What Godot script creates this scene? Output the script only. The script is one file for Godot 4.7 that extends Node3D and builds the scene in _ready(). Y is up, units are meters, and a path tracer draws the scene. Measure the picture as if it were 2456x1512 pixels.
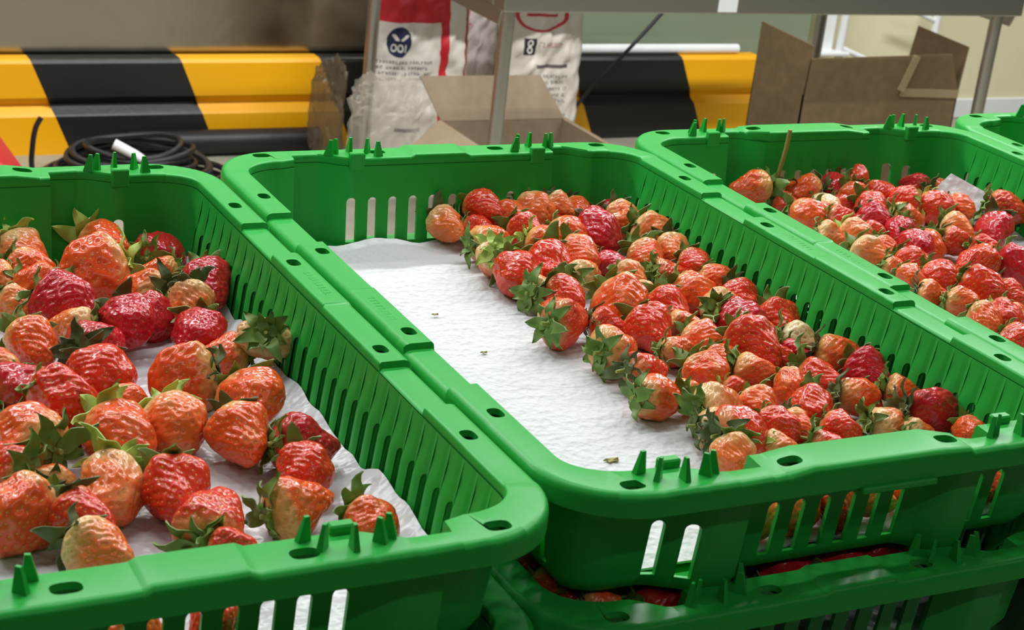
extends Node3D
# Trays of strawberries in a packing room. Metres, y up, floor at y = 0, crate rims at y = RIM.

const RIM := 0.95
const LIGHT := 2.6
const EXPOSURE := 0.55
const XO := 0.1795   # crate: half width and half length of the outer rim, then of the inner wall
const ZO := 0.281
const XI := 0.1605
const ZI := 0.2535
const CX := 0.1295   # centres of the rim's corner arcs
const CZ := 0.231
const DEEP := 0.0695

var M := {}
var proto := {}
var used := {}
var dice := RandomNumberGenerator.new()


class Shape:
	var v := PackedVector3Array()
	var uv := PackedVector2Array()
	var with_uv := false

	func tri(a: Vector3, b: Vector3, c: Vector3) -> void:
		v.append(a); v.append(b); v.append(c)
		if with_uv:
			for i in 3: uv.append(Vector2.ZERO)

	func quad(a: Vector3, b: Vector3, c: Vector3, d: Vector3, flip := false) -> void:
		if flip:
			tri(a, d, c); tri(a, c, b)
		else:
			tri(a, b, c); tri(a, c, d)

	func box(lo: Vector3, hi: Vector3, bev := 0.0, t := Transform3D()) -> void:
		# a box with chamfered edges, built as eight corner triangles, twelve edge strips and six faces
		var m := (lo + hi) / 2.0
		var h := (hi - lo) / 2.0
		var b := minf(bev, minf(h.x, minf(h.y, h.z)) * 0.9)
		var p := func(sx: float, sy: float, sz: float, ax: int) -> Vector3:
			var q := Vector3(sx * (h.x - (0.0 if ax == 0 else b)), sy * (h.y - (0.0 if ax == 1 else b)), sz * (h.z - (0.0 if ax == 2 else b)))
			return t * (m + q)
		for s in [-1.0, 1.0]:
			quad(p.call(s, -1, -1, 0), p.call(s, 1, -1, 0), p.call(s, 1, 1, 0), p.call(s, -1, 1, 0), s < 0)
			quad(p.call(-1, s, -1, 1), p.call(-1, s, 1, 1), p.call(1, s, 1, 1), p.call(1, s, -1, 1), s < 0)
			quad(p.call(-1, -1, s, 2), p.call(1, -1, s, 2), p.call(1, 1, s, 2), p.call(-1, 1, s, 2), s < 0)
		if b <= 0.0: return
		for s in [-1.0, 1.0]:
			for r in [-1.0, 1.0]:
				quad(p.call(s, r, -1, 0), p.call(s, r, -1, 1), p.call(s, r, 1, 1), p.call(s, r, 1, 0), s * r < 0)
				quad(p.call(-1, s, r, 1), p.call(-1, s, r, 2), p.call(1, s, r, 2), p.call(1, s, r, 1), s * r < 0)
				quad(p.call(s, -1, r, 2), p.call(s, -1, r, 0), p.call(s, 1, r, 0), p.call(s, 1, r, 2), s * r < 0)
				for q in [-1.0, 1.0]:
					var a: Vector3 = p.call(s, r, q, 0)
					var e: Vector3 = p.call(s, r, q, 1)
					var g: Vector3 = p.call(s, r, q, 2)
					if s * r * q > 0: tri(a, e, g)
					else: tri(a, g, e)

	func tube(path: PackedVector3Array, rad: float, seg := 10, closed := false, taper := 1.0) -> void:
		var n := path.size()
		var rings := []
		var up := Vector3(0.31, 0.93, 0.17).normalized()
		for i in n:
			var d := (path[(i + 1) % n] - path[(i - 1 + n) % n]) if closed else (path[mini(i + 1, n - 1)] - path[maxi(i - 1, 0)])
			d = d.normalized()
			var x := up.cross(d)
			if x.length() < 0.05: x = Vector3(1, 0, 0.2).cross(d)
			x = x.normalized()
			var y := d.cross(x).normalized()
			up = y
			var ring := PackedVector3Array()
			var rr := rad * lerpf(1.0, taper, float(i) / maxf(n - 1, 1))
			for k in seg:
				var a := TAU * k / seg
				ring.append(path[i] + (x * cos(a) + y * sin(a)) * rr)
			rings.append(ring)
		for i in (n if closed else n - 1):
			var r0: PackedVector3Array = rings[i]
			var r1: PackedVector3Array = rings[(i + 1) % n]
			for k in seg:
				var k2 := (k + 1) % seg
				quad(r0[k], r0[k2], r1[k2], r1[k])
		if not closed:
			for k in seg:
				var k2 := (k + 1) % seg
				tri(path[0], rings[0][k2], rings[0][k])
				tri(path[n - 1], rings[n - 1][k], rings[n - 1][k2])

	func prism(pts: PackedVector3Array, by: Vector3) -> void:
		# a flat polygon (seen counter-clockwise against BY) pushed along BY
		var n := pts.size()
		for i in range(1, n - 1):
			tri(pts[0] + by, pts[i] + by, pts[i + 1] + by)
			tri(pts[0], pts[i + 1], pts[i])
		for i in n:
			var j := (i + 1) % n
			quad(pts[i], pts[j], pts[j] + by, pts[i] + by)

	func mesh(crease := 45.0) -> ArrayMesh:
		var nt := v.size() / 3
		var fn := PackedVector3Array(); fn.resize(nt)
		var fu := PackedVector3Array(); fu.resize(nt)
		var ids := PackedInt32Array(); ids.resize(v.size())
		var at := {}
		var lists := []
		for i in v.size():
			var k := Vector3i((v[i] * 30000.0).round())
			if not at.has(k):
				at[k] = lists.size()
				lists.append(PackedInt32Array())
			ids[i] = at[k]
		for f in nt:
			var n := (v[f * 3 + 1] - v[f * 3]).cross(v[f * 3 + 2] - v[f * 3])
			fn[f] = n
			fu[f] = n.normalized()
			for k in 3: lists[ids[f * 3 + k]].append(f)
		var cosine := cos(deg_to_rad(crease))
		var pos := PackedVector3Array()
		var nor := PackedVector3Array()
		var tex := PackedVector2Array()
		var idx := PackedInt32Array()
		var seen := {}
		for f in nt:
			if fn[f].length_squared() < 1e-24: continue
			for k in [0, 2, 1]:
				var c: int = f * 3 + k
				var s := Vector3.ZERO
				for g in lists[ids[c]]:
					if fu[g].dot(fu[f]) > cosine: s += fn[g]
				s = s.normalized()
				var key := [ids[c], Vector3i((s * 200.0).round())]
				if with_uv: key.append(Vector2i((uv[c] * 4000.0).round()))
				if not seen.has(key):
					seen[key] = pos.size()
					pos.append(v[c]); nor.append(s)
					if with_uv: tex.append(uv[c])
				idx.append(seen[key])
		var a := []
		a.resize(Mesh.ARRAY_MAX)
		a[Mesh.ARRAY_VERTEX] = pos
		a[Mesh.ARRAY_NORMAL] = nor
		if with_uv: a[Mesh.ARRAY_TEX_UV] = tex
		a[Mesh.ARRAY_INDEX] = idx
		var m := ArrayMesh.new()
		m.add_surface_from_arrays(Mesh.PRIMITIVE_TRIANGLES, a)
		return m


# ---------------------------------------------------------------- nodes

func numbered(called: String) -> String:
	var n: int = used.get(called, -1) + 1
	used[called] = n
	return called if n == 0 else "%s_%03d" % [called, n]


func thing(called: String, label: String, category: String, at := Vector3.ZERO, group := "") -> Node3D:
	var o := Node3D.new()
	o.name = numbered(called)
	add_child(o, true)
	o.position = at
	tag(o, label, category, group)
	return o


func tag(o: Node3D, label: String, category := "", group := "") -> Node3D:
	o.set_meta("label", label)
	if category: o.set_meta("category", category)
	if group: o.set_meta("group", group)
	return o


func part(called: String, mesh: Mesh, m: Material, parent: Node3D, at := Transform3D()) -> MeshInstance3D:
	var o := MeshInstance3D.new()
	o.name = called if parent != self else numbered(called)
	o.mesh = mesh
	o.material_override = null
	o.set_surface_override_material(0, m)
	o.cast_shadow = GeometryInstance3D.SHADOW_CASTING_SETTING_ON
	parent.add_child(o, true)
	o.transform = at
	return o


func struct(called: String, mesh: Mesh, m: Material) -> MeshInstance3D:
	var o := part(called, mesh, m, self)
	o.set_meta("kind", "structure")
	return o


func boxed(lo: Vector3, hi: Vector3, bev := 0.0) -> ArrayMesh:
	var s := Shape.new()
	s.box(lo, hi, bev)
	return s.mesh(30.0)


func piped(pts: Array, rad: float, seg := 10, smooth := 0, taper := 1.0) -> ArrayMesh:
	var s := Shape.new()
	var p := PackedVector3Array(pts)
	if smooth > 0:
		var c := Curve3D.new()
		for i in p.size():
			var t := (p[mini(i + 1, p.size() - 1)] - p[maxi(i - 1, 0)]) / 6.0
			c.add_point(p[i], -t, t)
		var q := PackedVector3Array()
		for i in smooth + 1: q.append(c.sample_baked(c.get_baked_length() * i / smooth, true))
		p = q
	s.tube(p, rad, seg, false, taper)
	return s.mesh(60.0)


# ---------------------------------------------------------------- materials

func mat(called: String, c: Color, rough := 0.6, metal := 0.0) -> StandardMaterial3D:
	var m := StandardMaterial3D.new()
	m.resource_name = called
	m.albedo_color = c
	m.roughness = rough
	m.metallic = metal
	return m


func noise_tex(freq: float, kind := FastNoiseLite.TYPE_SIMPLEX_SMOOTH, oct := 3, size := 256) -> NoiseTexture2D:
	var n := FastNoiseLite.new()
	n.noise_type = kind
	n.frequency = freq
	n.fractal_octaves = oct
	n.seed = 7
	var t := NoiseTexture2D.new()
	t.width = size; t.height = size
	t.seamless = true
	t.noise = n
	return t


func relief(m: StandardMaterial3D, t: Texture2D, scale: float, cm: float) -> void:
	m.heightmap_enabled = true
	m.heightmap_texture = t
	m.heightmap_scale = cm
	m.uv1_triplanar = true
	m.uv1_scale = Vector3.ONE * scale


func tint(m: StandardMaterial3D, lo: Color, hi: Color, freq: float, scale: float) -> void:
	var t := noise_tex(freq, FastNoiseLite.TYPE_SIMPLEX_SMOOTH, 4)
	var g := Gradient.new()
	g.set_color(0, lo); g.set_color(1, hi)
	t.color_ramp = g
	m.albedo_color = Color.WHITE
	m.albedo_texture = t
	m.uv1_triplanar = true
	m.uv1_scale = Vector3.ONE * scale


func materials() -> void:
	var fine := noise_tex(0.05)
	var cells := noise_tex(0.06, FastNoiseLite.TYPE_CELLULAR, 2)
	M.green = mat("green plastic", Color8(42, 166, 64), 0.34)
	M.green.metallic_specular = 0.3
	relief(M.green, fine, 14.0, 0.004)
	M.foam = mat("white foam", Color8(204, 205, 205), 0.8)
	relief(M.foam, cells, 9.0, 0.16)
	M.film = mat("glossy foam", Color8(206, 207, 208), 0.32)
	relief(M.film, noise_tex(0.03, FastNoiseLite.TYPE_CELLULAR, 3), 7.0, 0.35)
	M.flesh = mat("strawberry flesh", Color.WHITE, 0.2)
	M.flesh.vertex_color_use_as_albedo = true
	M.seed = mat("strawberry seed", Color8(222, 158, 62), 0.4)
	M.dark_seed = mat("dark strawberry seed", Color8(170, 84, 44), 0.4)
	M.leaf = mat("strawberry leaf", Color8(106, 134, 54), 0.5)
	M.lime = mat("young strawberry leaf", Color8(164, 188, 84), 0.5)
	M.dark = mat("withered leaf", Color8(84, 96, 50), 0.6)
	for k in ["leaf", "lime", "dark"]:
		M[k].cull_mode = BaseMaterial3D.CULL_DISABLED
	M.stem = mat("pale stem", Color8(148, 158, 80), 0.5)
	M.straw = mat("dried stalk", Color8(150, 140, 72), 0.7)
	M.yellow = mat("yellow paint", Color8(240, 172, 4), 0.42)
	relief(M.yellow, fine, 6.0, 0.03)
	M.black = mat("black paint", Color8(30, 30, 28), 0.4)
	relief(M.black, fine, 6.0, 0.03)
	M.rubber = mat("black rubber", Color8(26, 26, 27), 0.45)
	M.steel = mat("brushed steel", Color8(168, 165, 158), 0.3, 1.0)
	M.sheet = mat("dull steel sheet", Color8(176, 170, 158), 0.2, 1.0)
	relief(M.sheet, noise_tex(0.012), 2.5, 0.05)
	M.glass = mat("grey green glass", Color8(134, 146, 122), 0.12)
	M.white = mat("white enamel", Color8(232, 234, 232), 0.35)
	M.wall = mat("cream wall", Color8(206, 198, 160), 0.75)
	tint(M.wall, Color8(224, 215, 176), Color8(232, 224, 188), 0.02, 0.7)
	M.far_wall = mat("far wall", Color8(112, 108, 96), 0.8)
	M.ceiling = mat("ceiling", Color8(150, 150, 150), 0.9)
	M.floor = mat("grey floor", Color8(150, 146, 128), 0.4)
	tint(M.floor, Color8(144, 140, 122), Color8(160, 156, 138), 0.03, 1.0)
	M.card = mat("cardboard", Color8(190, 160, 124), 0.8)
	tint(M.card, Color8(146, 127, 102), Color8(160, 140, 114), 0.03, 3.0)
	M.card2 = mat("brown cardboard", Color8(140, 106, 74), 0.8)
	tint(M.card2, Color8(104, 84, 56), Color8(118, 96, 66), 0.03, 3.0)
	M.tape = mat("clear tape", Color(0.77, 0.69, 0.53, 0.4), 0.3)
	M.tape.transparency = BaseMaterial3D.TRANSPARENCY_ALPHA
	M.red = mat("red plastic", Color8(196, 38, 48), 0.4)
	M.clear = mat("crumpled plastic film", Color(0.80, 0.77, 0.70, 0.28), 0.3)
	M.clear.transparency = BaseMaterial3D.TRANSPARENCY_ALPHA
	M.murky = mat("dirty plastic film", Color(0.42, 0.36, 0.28, 0.55), 0.3)
	M.murky.transparency = BaseMaterial3D.TRANSPARENCY_ALPHA
	M.table = mat("table steel", Color8(186, 184, 178), 0.35, 1.0)
	M.lamp = mat("lamp diffuser", Color.WHITE, 0.6)
	M.lamp.emission_enabled = true
	M.lamp.emission = Color8(248, 250, 252)
	M.lamp.emission_energy_multiplier = 2.0


# ---------------------------------------------------------------- crate

func recess(back: bool, x: float) -> float:
	# how far the inner wall steps out at an end: sharp on one side, fading on the other
	for r in ([[-0.083, -0.046], [0.065, 0.115]] if back else [[0.119, 0.072], [-0.0934, -0.1285]]):
		var span: float = r[1] - r[0]
		var t: float = (x - r[0]) / span
		if t >= 0.0 and t <= 1.0:
			return 0.013 * minf(minf(t * absf(span) / 0.0012, 1.0), 1.0 - smoothstep(0.4, 1.0, t))
	return 0.0


func bump(x: float, a: float, b: float, ramp: float) -> float:
	return clampf((x - a) / ramp, 0.0, 1.0) * clampf((b - x) / ramp, 0.0, 1.0)


# sides: 0 front (+z), 1 right (+x), 2 back, 3 left; t runs counter-clockwise as seen from above
func inner(side: int, t: float) -> Vector3:
	match side:
		0: return Vector3(t, 0, ZI + recess(false, t))
		1: return Vector3(XI, 0, -t)
		2: return Vector3(-t, 0, -ZI - recess(true, -t))
	return Vector3(-XI, 0, t)


func outer(side: int, t: float) -> Vector3:
	match side:
		0: return Vector3(t, 0, ZO)
		1: return Vector3(XO, 0, -t)
		2: return Vector3(-t, 0, -ZO)
	return Vector3(-XO, 0, t)


func away(side: int) -> Vector3:
	return [Vector3(0, 0, 1), Vector3(1, 0, 0), Vector3(0, 0, -1), Vector3(-1, 0, 0)][side]


func rim_height(side: int, t: float) -> float:
	match side:
		0: return 0.002 * bump(t, -0.022, 0.027, 0.004)
		2: return 0.0025 * bump(-t, -0.06, 0.058, 0.004)
	return -0.0036 * (bump(t, 0.085, 0.143, 0.0012) + bump(t, -0.143, -0.085, 0.0012)) - 0.0008 * clampf((t if side == 3 else -t) / 0.001, 0.0, 1.0)


func marks(side: int) -> PackedFloat32Array:
	# where the rim and the wall need a station along a side
	var half := CX if side % 2 == 0 else CZ
	var out := []
	for i in 25: out.append(-half + 2.0 * half * i / 24.0)
	if side % 2 == 1:
		for a in [0.085, 0.143]:
			for s in [-1.0, 1.0]:
				out.append(s * a); out.append(s * (a + (0.0012 if a < 0.1 else -0.0012)))
		out.append(0.0); out.append(0.001); out.append(-0.001)
	else:
		var s := 1.0 if side == 0 else -1.0
		for r in ([[-0.083, -0.046], [0.065, 0.115]] if side == 2 else [[0.119, 0.072], [-0.0934, -0.1285]]):
			var d := signf(r[1] - r[0])
			out.append(s * r[0]); out.append(s * (r[0] + 0.0012 * d))
			for i in range(4, 11): out.append(s * lerpf(r[0], r[1], i / 10.0))
		for e in ([-0.06, -0.056, 0.058, 0.054] if side == 2 else [-0.022, -0.018, 0.027, 0.023]): out.append(s * e)
	out.sort()
	var res := PackedFloat32Array()
	for x in out:
		if res.is_empty() or x - res[-1] > 0.0004: res.append(x)
	return res


func rim_profile(i: Vector3, o: Vector3, n: Vector3, h: float) -> Array:
	var y := func(p: Vector3, v: float) -> Vector3: return Vector3(p.x, v, p.z)
	return [y.call(i, -0.006), y.call(i, h - 0.0016), y.call(i + n * 0.0014, h), y.call(o - n * 0.0045, h), y.call(o - n * 0.002, h - 0.0007), y.call(o - n * 0.0005, h - 0.0024),
		y.call(o, h - 0.0048), y.call(o, -0.0122), y.call(o - n * 0.0025, -0.0122), y.call(o - n * 0.0025, -0.007), y.call(i + n * 0.0026, -0.007)]


func rim_mesh() -> ArrayMesh:
	var s := Shape.new()
	var first: Array
	var last: Array
	for side in 4:
		var n := away(side)
		var holes := [0.1355, 0.0495, -0.0495, -0.1355] if side % 2 == 0 else [0.179, 0.068, -0.068, -0.179]
		if side % 2 == 0: holes = [0.0495, -0.0495]
		var half := CX if side % 2 == 0 else CZ
		var hl := 0.0066 if side % 2 == 0 else 0.0056   # half length and half width of a hole
		var hw := 0.0045 if side % 2 == 0 else 0.004
		var stations := []
		for t in marks(side):
			var blocked := false
			for h in holes:
				if absf(t - h) < hl + 0.0016: blocked = true
			if not blocked: stations.append(t)
		for h in holes:
			stations.append(h - hl - 0.0015); stations.append(h + hl + 0.0015)
		stations.sort()
		var prev: Array
		for k in stations.size():
			var t: float = stations[k]
			var p := rim_profile(inner(side, t), outer(side, t), n, rim_height(side, t))
			if not last.is_empty():
				var hole := -9.0
				if k > 0:
					for h in holes:
						if absf((stations[k - 1] + t) / 2.0 - h) < 0.0005: hole = h
				for r in p.size() - 1:
					if hole > -9.0 and r == 2:
						hole_cell(s, last[2], p[2], last[3], p[3], hl, hw, side % 2 == 0)
					elif not (hole > -9.0 and r == 9):
						s.quad(last[r + 1], p[r + 1], p[r], last[r])
			else:
				first = p
			last = p
		# the corner after this side
		var c := [Vector3(CX, 0, CZ), Vector3(CX, 0, -CZ), Vector3(-CX, 0, -CZ), Vector3(-CX, 0, CZ)][side] as Vector3
		# one oblong hole sits in each corner, beside the end of the crate
		var h0 := 3.0 if side % 2 == 0 else 64.0
		var turn := [h0, h0 + 23.0]
		for k in range(1, 14):
			turn.append(90.0 * k / 14.0)
		turn.sort()
		var top_in := []
		var top_out := []
		for q in turn.size():
			var off: float = turn[q]
			var a := deg_to_rad(90.0 - 90.0 * side - off)
			var i := c + Vector3(cos(a) * (XI - CX), 0, sin(a) * (ZI - CZ))
			var o := c + Vector3(cos(a), 0, sin(a)) * (XO - CX)
			var p := rim_profile(i, o, (o - i).normalized(), 0.0)
			var inside := off > h0 + 0.01 and off < h0 + 23.01
			for r in p.size() - 1:
				if inside and r in [2, 9]: continue
				s.quad(last[r + 1], p[r + 1], p[r], last[r])
			if absf(off - h0) < 0.01 or inside:
				top_in.append(p[2]); top_out.append(p[3])
			last = p
		var mid := deg_to_rad(90.0 - 90.0 * side - h0 - 11.5)
		var way := deg_to_rad(90.0 - 90.0 * side - (0.0 if side % 2 == 0 else 90.0))
		arc_hole(s, top_in, top_out, c + Vector3(cos(mid) * 0.0415, 0, sin(mid) * 0.0385), Vector3(-sin(way), 0, cos(way)))
	for r in first.size() - 1: s.quad(last[r + 1], first[r + 1], first[r], last[r])
	return s.mesh(50.0)


func arc_hole(s: Shape, ins: Array, outs: Array, m: Vector3, u: Vector3) -> void:
	# the flat band between two arcs, with an oblong hole through it
	var w := u.cross(Vector3.UP)
	var loop := []
	for p in outs: loop.append(p)
	for k in ins.size(): loop.append(ins[ins.size() - 1 - k])
	var hole := []
	for k in 24:
		var t := TAU * k / 24.0
		hole.append(m + u * signf(cos(t)) * pow(absf(cos(t)), 0.62) * 0.0064 + w * signf(sin(t)) * pow(absf(sin(t)), 0.8) * 0.0045)
	var angle := func(p: Vector3) -> float: return fposmod(atan2(-(p.z - m.z), p.x - m.x), TAU)
	loop.sort_custom(func(x, y): return angle.call(x) < angle.call(y))
	hole.sort_custom(func(x, y): return angle.call(x) < angle.call(y))
	var i := 0
	var j := 0
	while i < loop.size() or j < hole.size():
		var li: Vector3 = loop[i % loop.size()]
		var hj: Vector3 = hole[j % hole.size()]
		var next_i: float = angle.call(loop[(i + 1) % loop.size()]) + (TAU if i + 1 >= loop.size() else 0.0)
		var next_j: float = angle.call(hole[(j + 1) % hole.size()]) + (TAU if j + 1 >= hole.size() else 0.0)
		if j >= hole.size() or (i < loop.size() and next_i <= next_j):
			s.tri(li, loop[(i + 1) % loop.size()], hj)
			i += 1
		else:
			s.tri(li, hole[(j + 1) % hole.size()], hj)
			j += 1
	for k in 24:
		var e: Vector3 = hole[(k + 1) % 24]
		s.quad(hole[k], e, e - Vector3(0, 0.0035, 0), hole[k] - Vector3(0, 0.0035, 0), true)


func hole_cell(s: Shape, a: Vector3, b: Vector3, c: Vector3, d: Vector3, hl: float, hw: float, long: bool) -> void:
	# a flat cell a-b (inner edge), c-d (outer edge) with an oblong hole through it
	var m := (a + b + c + d) / 4.0
	var u := (d - c).normalized()
	var w := ((a + b) - (c + d)); w.y = 0; w = w.normalized()
	m = (c + d) / 2.0 + w * minf((m - (c + d) / 2.0).length() , 0.0085)
	var out := PackedVector3Array()
	for k in 24:
		var t := TAU * (k + 0.5) / 24.0
		var cx := signf(cos(t)) * pow(absf(cos(t)), 0.62)
		var sx := signf(sin(t)) * pow(absf(sin(t)), 0.8)
		out.append(m + u * cx * hl + w * sx * hw)
	var corners := [b, a, c, d]
	for q in 4:
		for k in range(6 * q, 6 * q + 6):
			s.tri(corners[q], out[k + 1 if k < 23 else 0], out[k]) if k < 6 * q + 5 else s.tri(out[k], corners[q], corners[(q + 1) % 4])
			if k == 6 * q + 5: s.tri(out[k], corners[(q + 1) % 4], out[(k + 1) % 24])
	for k in 24:
		var e := (k + 1) % 24
		s.quad(out[k], out[e], out[e] - Vector3(0, 0.0035, 0), out[k] - Vector3(0, 0.0035, 0), true)


func draft(d: float) -> float:
	return 0.008 * d / DEEP + (0.004 if d > DEEP - 0.001 else 0.0)


func wall_at(i: Vector3, n: Vector3, d: float, out: bool, push := 0.0) -> Vector3:
	var p := i - n * (draft(d) + push) + (n * 0.0025 if out else Vector3.ZERO)
	p.y = -d - (0.0025 if out and d > DEEP - 0.001 else 0.0)
	return p


func slots(side: int) -> Array:
	var out := []
	match side:
		0:
			for k in 10: out.append(-0.0743 + 0.01651 * k)
		2:
			for x in [-0.111, -0.0955, 0.0955, 0.111]: out.append(x)
			for k in 6: out.append(-0.0408 + 0.01632 * k)
		_:
			for k in 30: out.append(-0.2218 + 0.0153 * k)
	out.sort()
	return out


func basket_mesh() -> ArrayMesh:
	var s := Shape.new()
	var rows := [0.006, 0.0645, DEEP]
	var bottom := []     # the inner contour at the bottom, then the outer
	var bottom_out := []
	for side in 4:
		var n := away(side)
		var r := 0.0036 if side % 2 == 0 else 0.0031
		var top: float = [0.0295, 0.030, 0.031, 0.030][side]
		var end := 0.0632
		var sl := slots(side)
		var cuts := []
		for m in marks(side):
			var ok := true
			for x in sl:
				if absf(m - x) < r + 0.0004: ok = false
			if ok: cuts.append(m)
		for x in sl:
			cuts.append(x - r); cuts.append(x + r)
		if side % 2 == 1:
			for k in sl.size() - 1:
				for f in [0.25, 0.5, 0.75]: cuts.append(lerpf(sl[k] + r, sl[k + 1] - r, f))
		cuts.sort()
		for k in cuts.size() - 1:
			var a: float = cuts[k]
			var b: float = cuts[k + 1]
			if b - a < 0.0002: continue
			var slot := -9.0
			for x in sl:
				if absf((a + b) / 2.0 - x) < 0.0002: slot = x
			for out in [false, true]:
				var at := func(t: float, d: float) -> Vector3:
					var push := 0.0
					if side % 2 == 1 and not out and absf(t) < 0.224:
						var ph := fposmod((t + 0.2218) / 0.0153, 1.0)
						push = 0.0022 * pow(absf(sin(PI * ph)), 0.8) * clampf((d - 0.018) / 0.016, 0.0, 1.0)
					return wall_at(inner(side, t), n, d, out, push)
				if slot < -8.0:
					var dd := rows if side % 2 == 0 or out else [0.006, 0.018, 0.026, 0.034, 0.0645, DEEP]
					for q in dd.size() - 1:
						s.quad(at.call(a, dd[q]), at.call(b, dd[q]), at.call(b, dd[q + 1]), at.call(a, dd[q + 1]), out)
				else:
					for q in 8:
						var a0 := slot - r * cos(PI * q / 8.0)
						var a1 := slot - r * cos(PI * (q + 1) / 8.0)
						s.quad(at.call(a0, 0.006), at.call(a1, 0.006), at.call(a1, top + r - r * sin(PI * (q + 1) / 8.0)), at.call(a0, top + r - r * sin(PI * q / 8.0)), out)
					s.quad(at.call(a, end), at.call(b, end), at.call(b, 0.0645), at.call(a, 0.0645), out)
					s.quad(at.call(a, 0.0645), at.call(b, 0.0645), at.call(b, DEEP), at.call(a, DEEP), out)
			if slot > -8.0:
				var ring := [Vector2(slot - r, end)]
				for q in 9: ring.append(Vector2(slot - r * cos(PI * q / 8.0), top + r - r * sin(PI * q / 8.0)))
				ring.append(Vector2(slot + r, end))
				for q in ring.size():
					var e: Vector2 = ring[q]
					var g: Vector2 = ring[(q + 1) % ring.size()]
					s.quad(wall_at(inner(side, e.x), n, e.y, false), wall_at(inner(side, g.x), n, g.y, false), wall_at(inner(side, g.x), n, g.y, true), wall_at(inner(side, e.x), n, e.y, true), true)
			if bottom.is_empty() or k >= 0:
				bottom.append(wall_at(inner(side, a), n, DEEP, false))
				bottom_out.append(wall_at(inner(side, a), n, DEEP, true))
		var c := [Vector3(CX, 0, CZ), Vector3(CX, 0, -CZ), Vector3(-CX, 0, -CZ), Vector3(-CX, 0, CZ)][side] as Vector3
		for k in 14:
			var pts := []
			for e in 2:
				var a := deg_to_rad(90.0 - 90.0 * side - 90.0 * (k + e) / 14.0)
				pts.append(c + Vector3(cos(a) * (XI - CX), 0, sin(a) * (ZI - CZ)))
				pts.append(Vector3(cos(a) * (ZI - CZ), 0, sin(a) * (XI - CX)).normalized())
			for out in [false, true]:
				for q in rows.size() - 1:
					s.quad(wall_at(pts[0], pts[1], rows[q], out), wall_at(pts[2], pts[3], rows[q], out), wall_at(pts[2], pts[3], rows[q + 1], out), wall_at(pts[0], pts[1], rows[q + 1], out), out)
			bottom.append(wall_at(pts[0], pts[1], DEEP, false))
			bottom_out.append(wall_at(pts[0], pts[1], DEEP, true))
	var m0 := Vector3(0, -DEEP, 0)
	var m1 := Vector3(0, -DEEP - 0.0025, 0)
	for k in bottom.size():
		var e := (k + 1) % bottom.size()
		s.tri(m0, bottom[k], bottom[e])
		s.tri(m1, bottom_out[e], bottom_out[k])
	return s.mesh(38.0)


func tine_mesh() -> ArrayMesh:
	var s := Shape.new()
	var p := []
	for y in [0.0, 0.0075, 0.0118]:
		var f: float = y / 0.0118
		var a := lerpf(0.0034, 0.0012, f)   # radial half length, upright on the inner side
		var b := lerpf(0.0016, 0.0008, f)
		var o := lerpf(0.0, -0.0012, f)
		p.append([Vector3(-b, y, -a + o), Vector3(-b, y, a + o), Vector3(b, y, a + o), Vector3(b, y, -a + o)])
	for k in 2:
		for q in 4: s.quad(p[k][q], p[k][(q + 1) % 4], p[k + 1][(q + 1) % 4], p[k + 1][q])
	s.quad(p[2][0], p[2][1], p[2][2], p[2][3])
	return s.mesh(20.0)


func make_crate() -> Node3D:
	var t := Node3D.new()
	part("basket", proto.basket, M.green, t)
	part("rim", proto.rim, M.green, t)
	for e in [[false, 0.071], [false, -0.0795], [true, -0.099], [true, 0.112]]:
		var back: bool = e[0]
		var x: float = e[1]
		var s := -1.0 if back else 1.0
		for k in 5:
			var a := PI * k / 4.0
			var px := x + 0.0185 * cos(a)
			var pz := ZI + 0.0042 + 0.0125 * sin(a) + recess(back, px) * (1.0 - sin(a)) * 0.8
			var h := rim_height(2 if back else 0, -px if back else px)
			part("tine", proto.tine, M.green, t, Transform3D(Basis(Vector3.UP, atan2(px - x, s * (pz - ZI))), Vector3(px, h - 0.0004, s * pz)))
		part("stacking_tab", boxed(Vector3(-0.0058, -0.0085, -0.0028), Vector3(0.0058, 0.0042, 0.003), 0.0008), M.green, t, Transform3D(Basis(), Vector3(x, 0, s * (ZI + recess(back, x) + 0.0006))))
	var r := RandomNumberGenerator.new()
	r.seed = 4
	for side in [-1.0, 1.0]:
		var st := Shape.new()
		for k in 9:
			var z: float = -side * (0.016 + 0.0042 * k)
			var h := -0.0008 if z > 0.0 else 0.0
			st.box(Vector3(side * 0.170 - 0.0022 + r.randf() * 0.0015, h - 0.0006, z - 0.0006), Vector3(side * 0.170 + 0.0022, h + 0.00014, z + 0.0006), 0.0001)
			if r.randf() > 0.4: st.box(Vector3(side * 0.170 - 0.0022, h - 0.0006, z - 0.0006), Vector3(side * 0.170 - 0.0012, h + 0.00014, z + 0.0026), 0.0001)
		part("embossed_lettering", st.mesh(), M.green, t)
	part("label_ledge", boxed(Vector3(-0.036, -0.0155, -ZO - 0.0022), Vector3(0.012, -0.0118, -ZO + 0.004), 0.0008), M.green, t)
	return t


func crate(at: Vector3, turn: float, label: String) -> Node3D:
	var c: Node3D
	if proto.has("crate"):
		c = proto.crate.duplicate()
	else:
		c = make_crate()
		proto.crate = c
	c.name = numbered("crate")
	add_child(c, true)
	c.position = at
	c.rotation.y = turn
	return tag(c, label, "crate", "stacked green strawberry crates")


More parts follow.
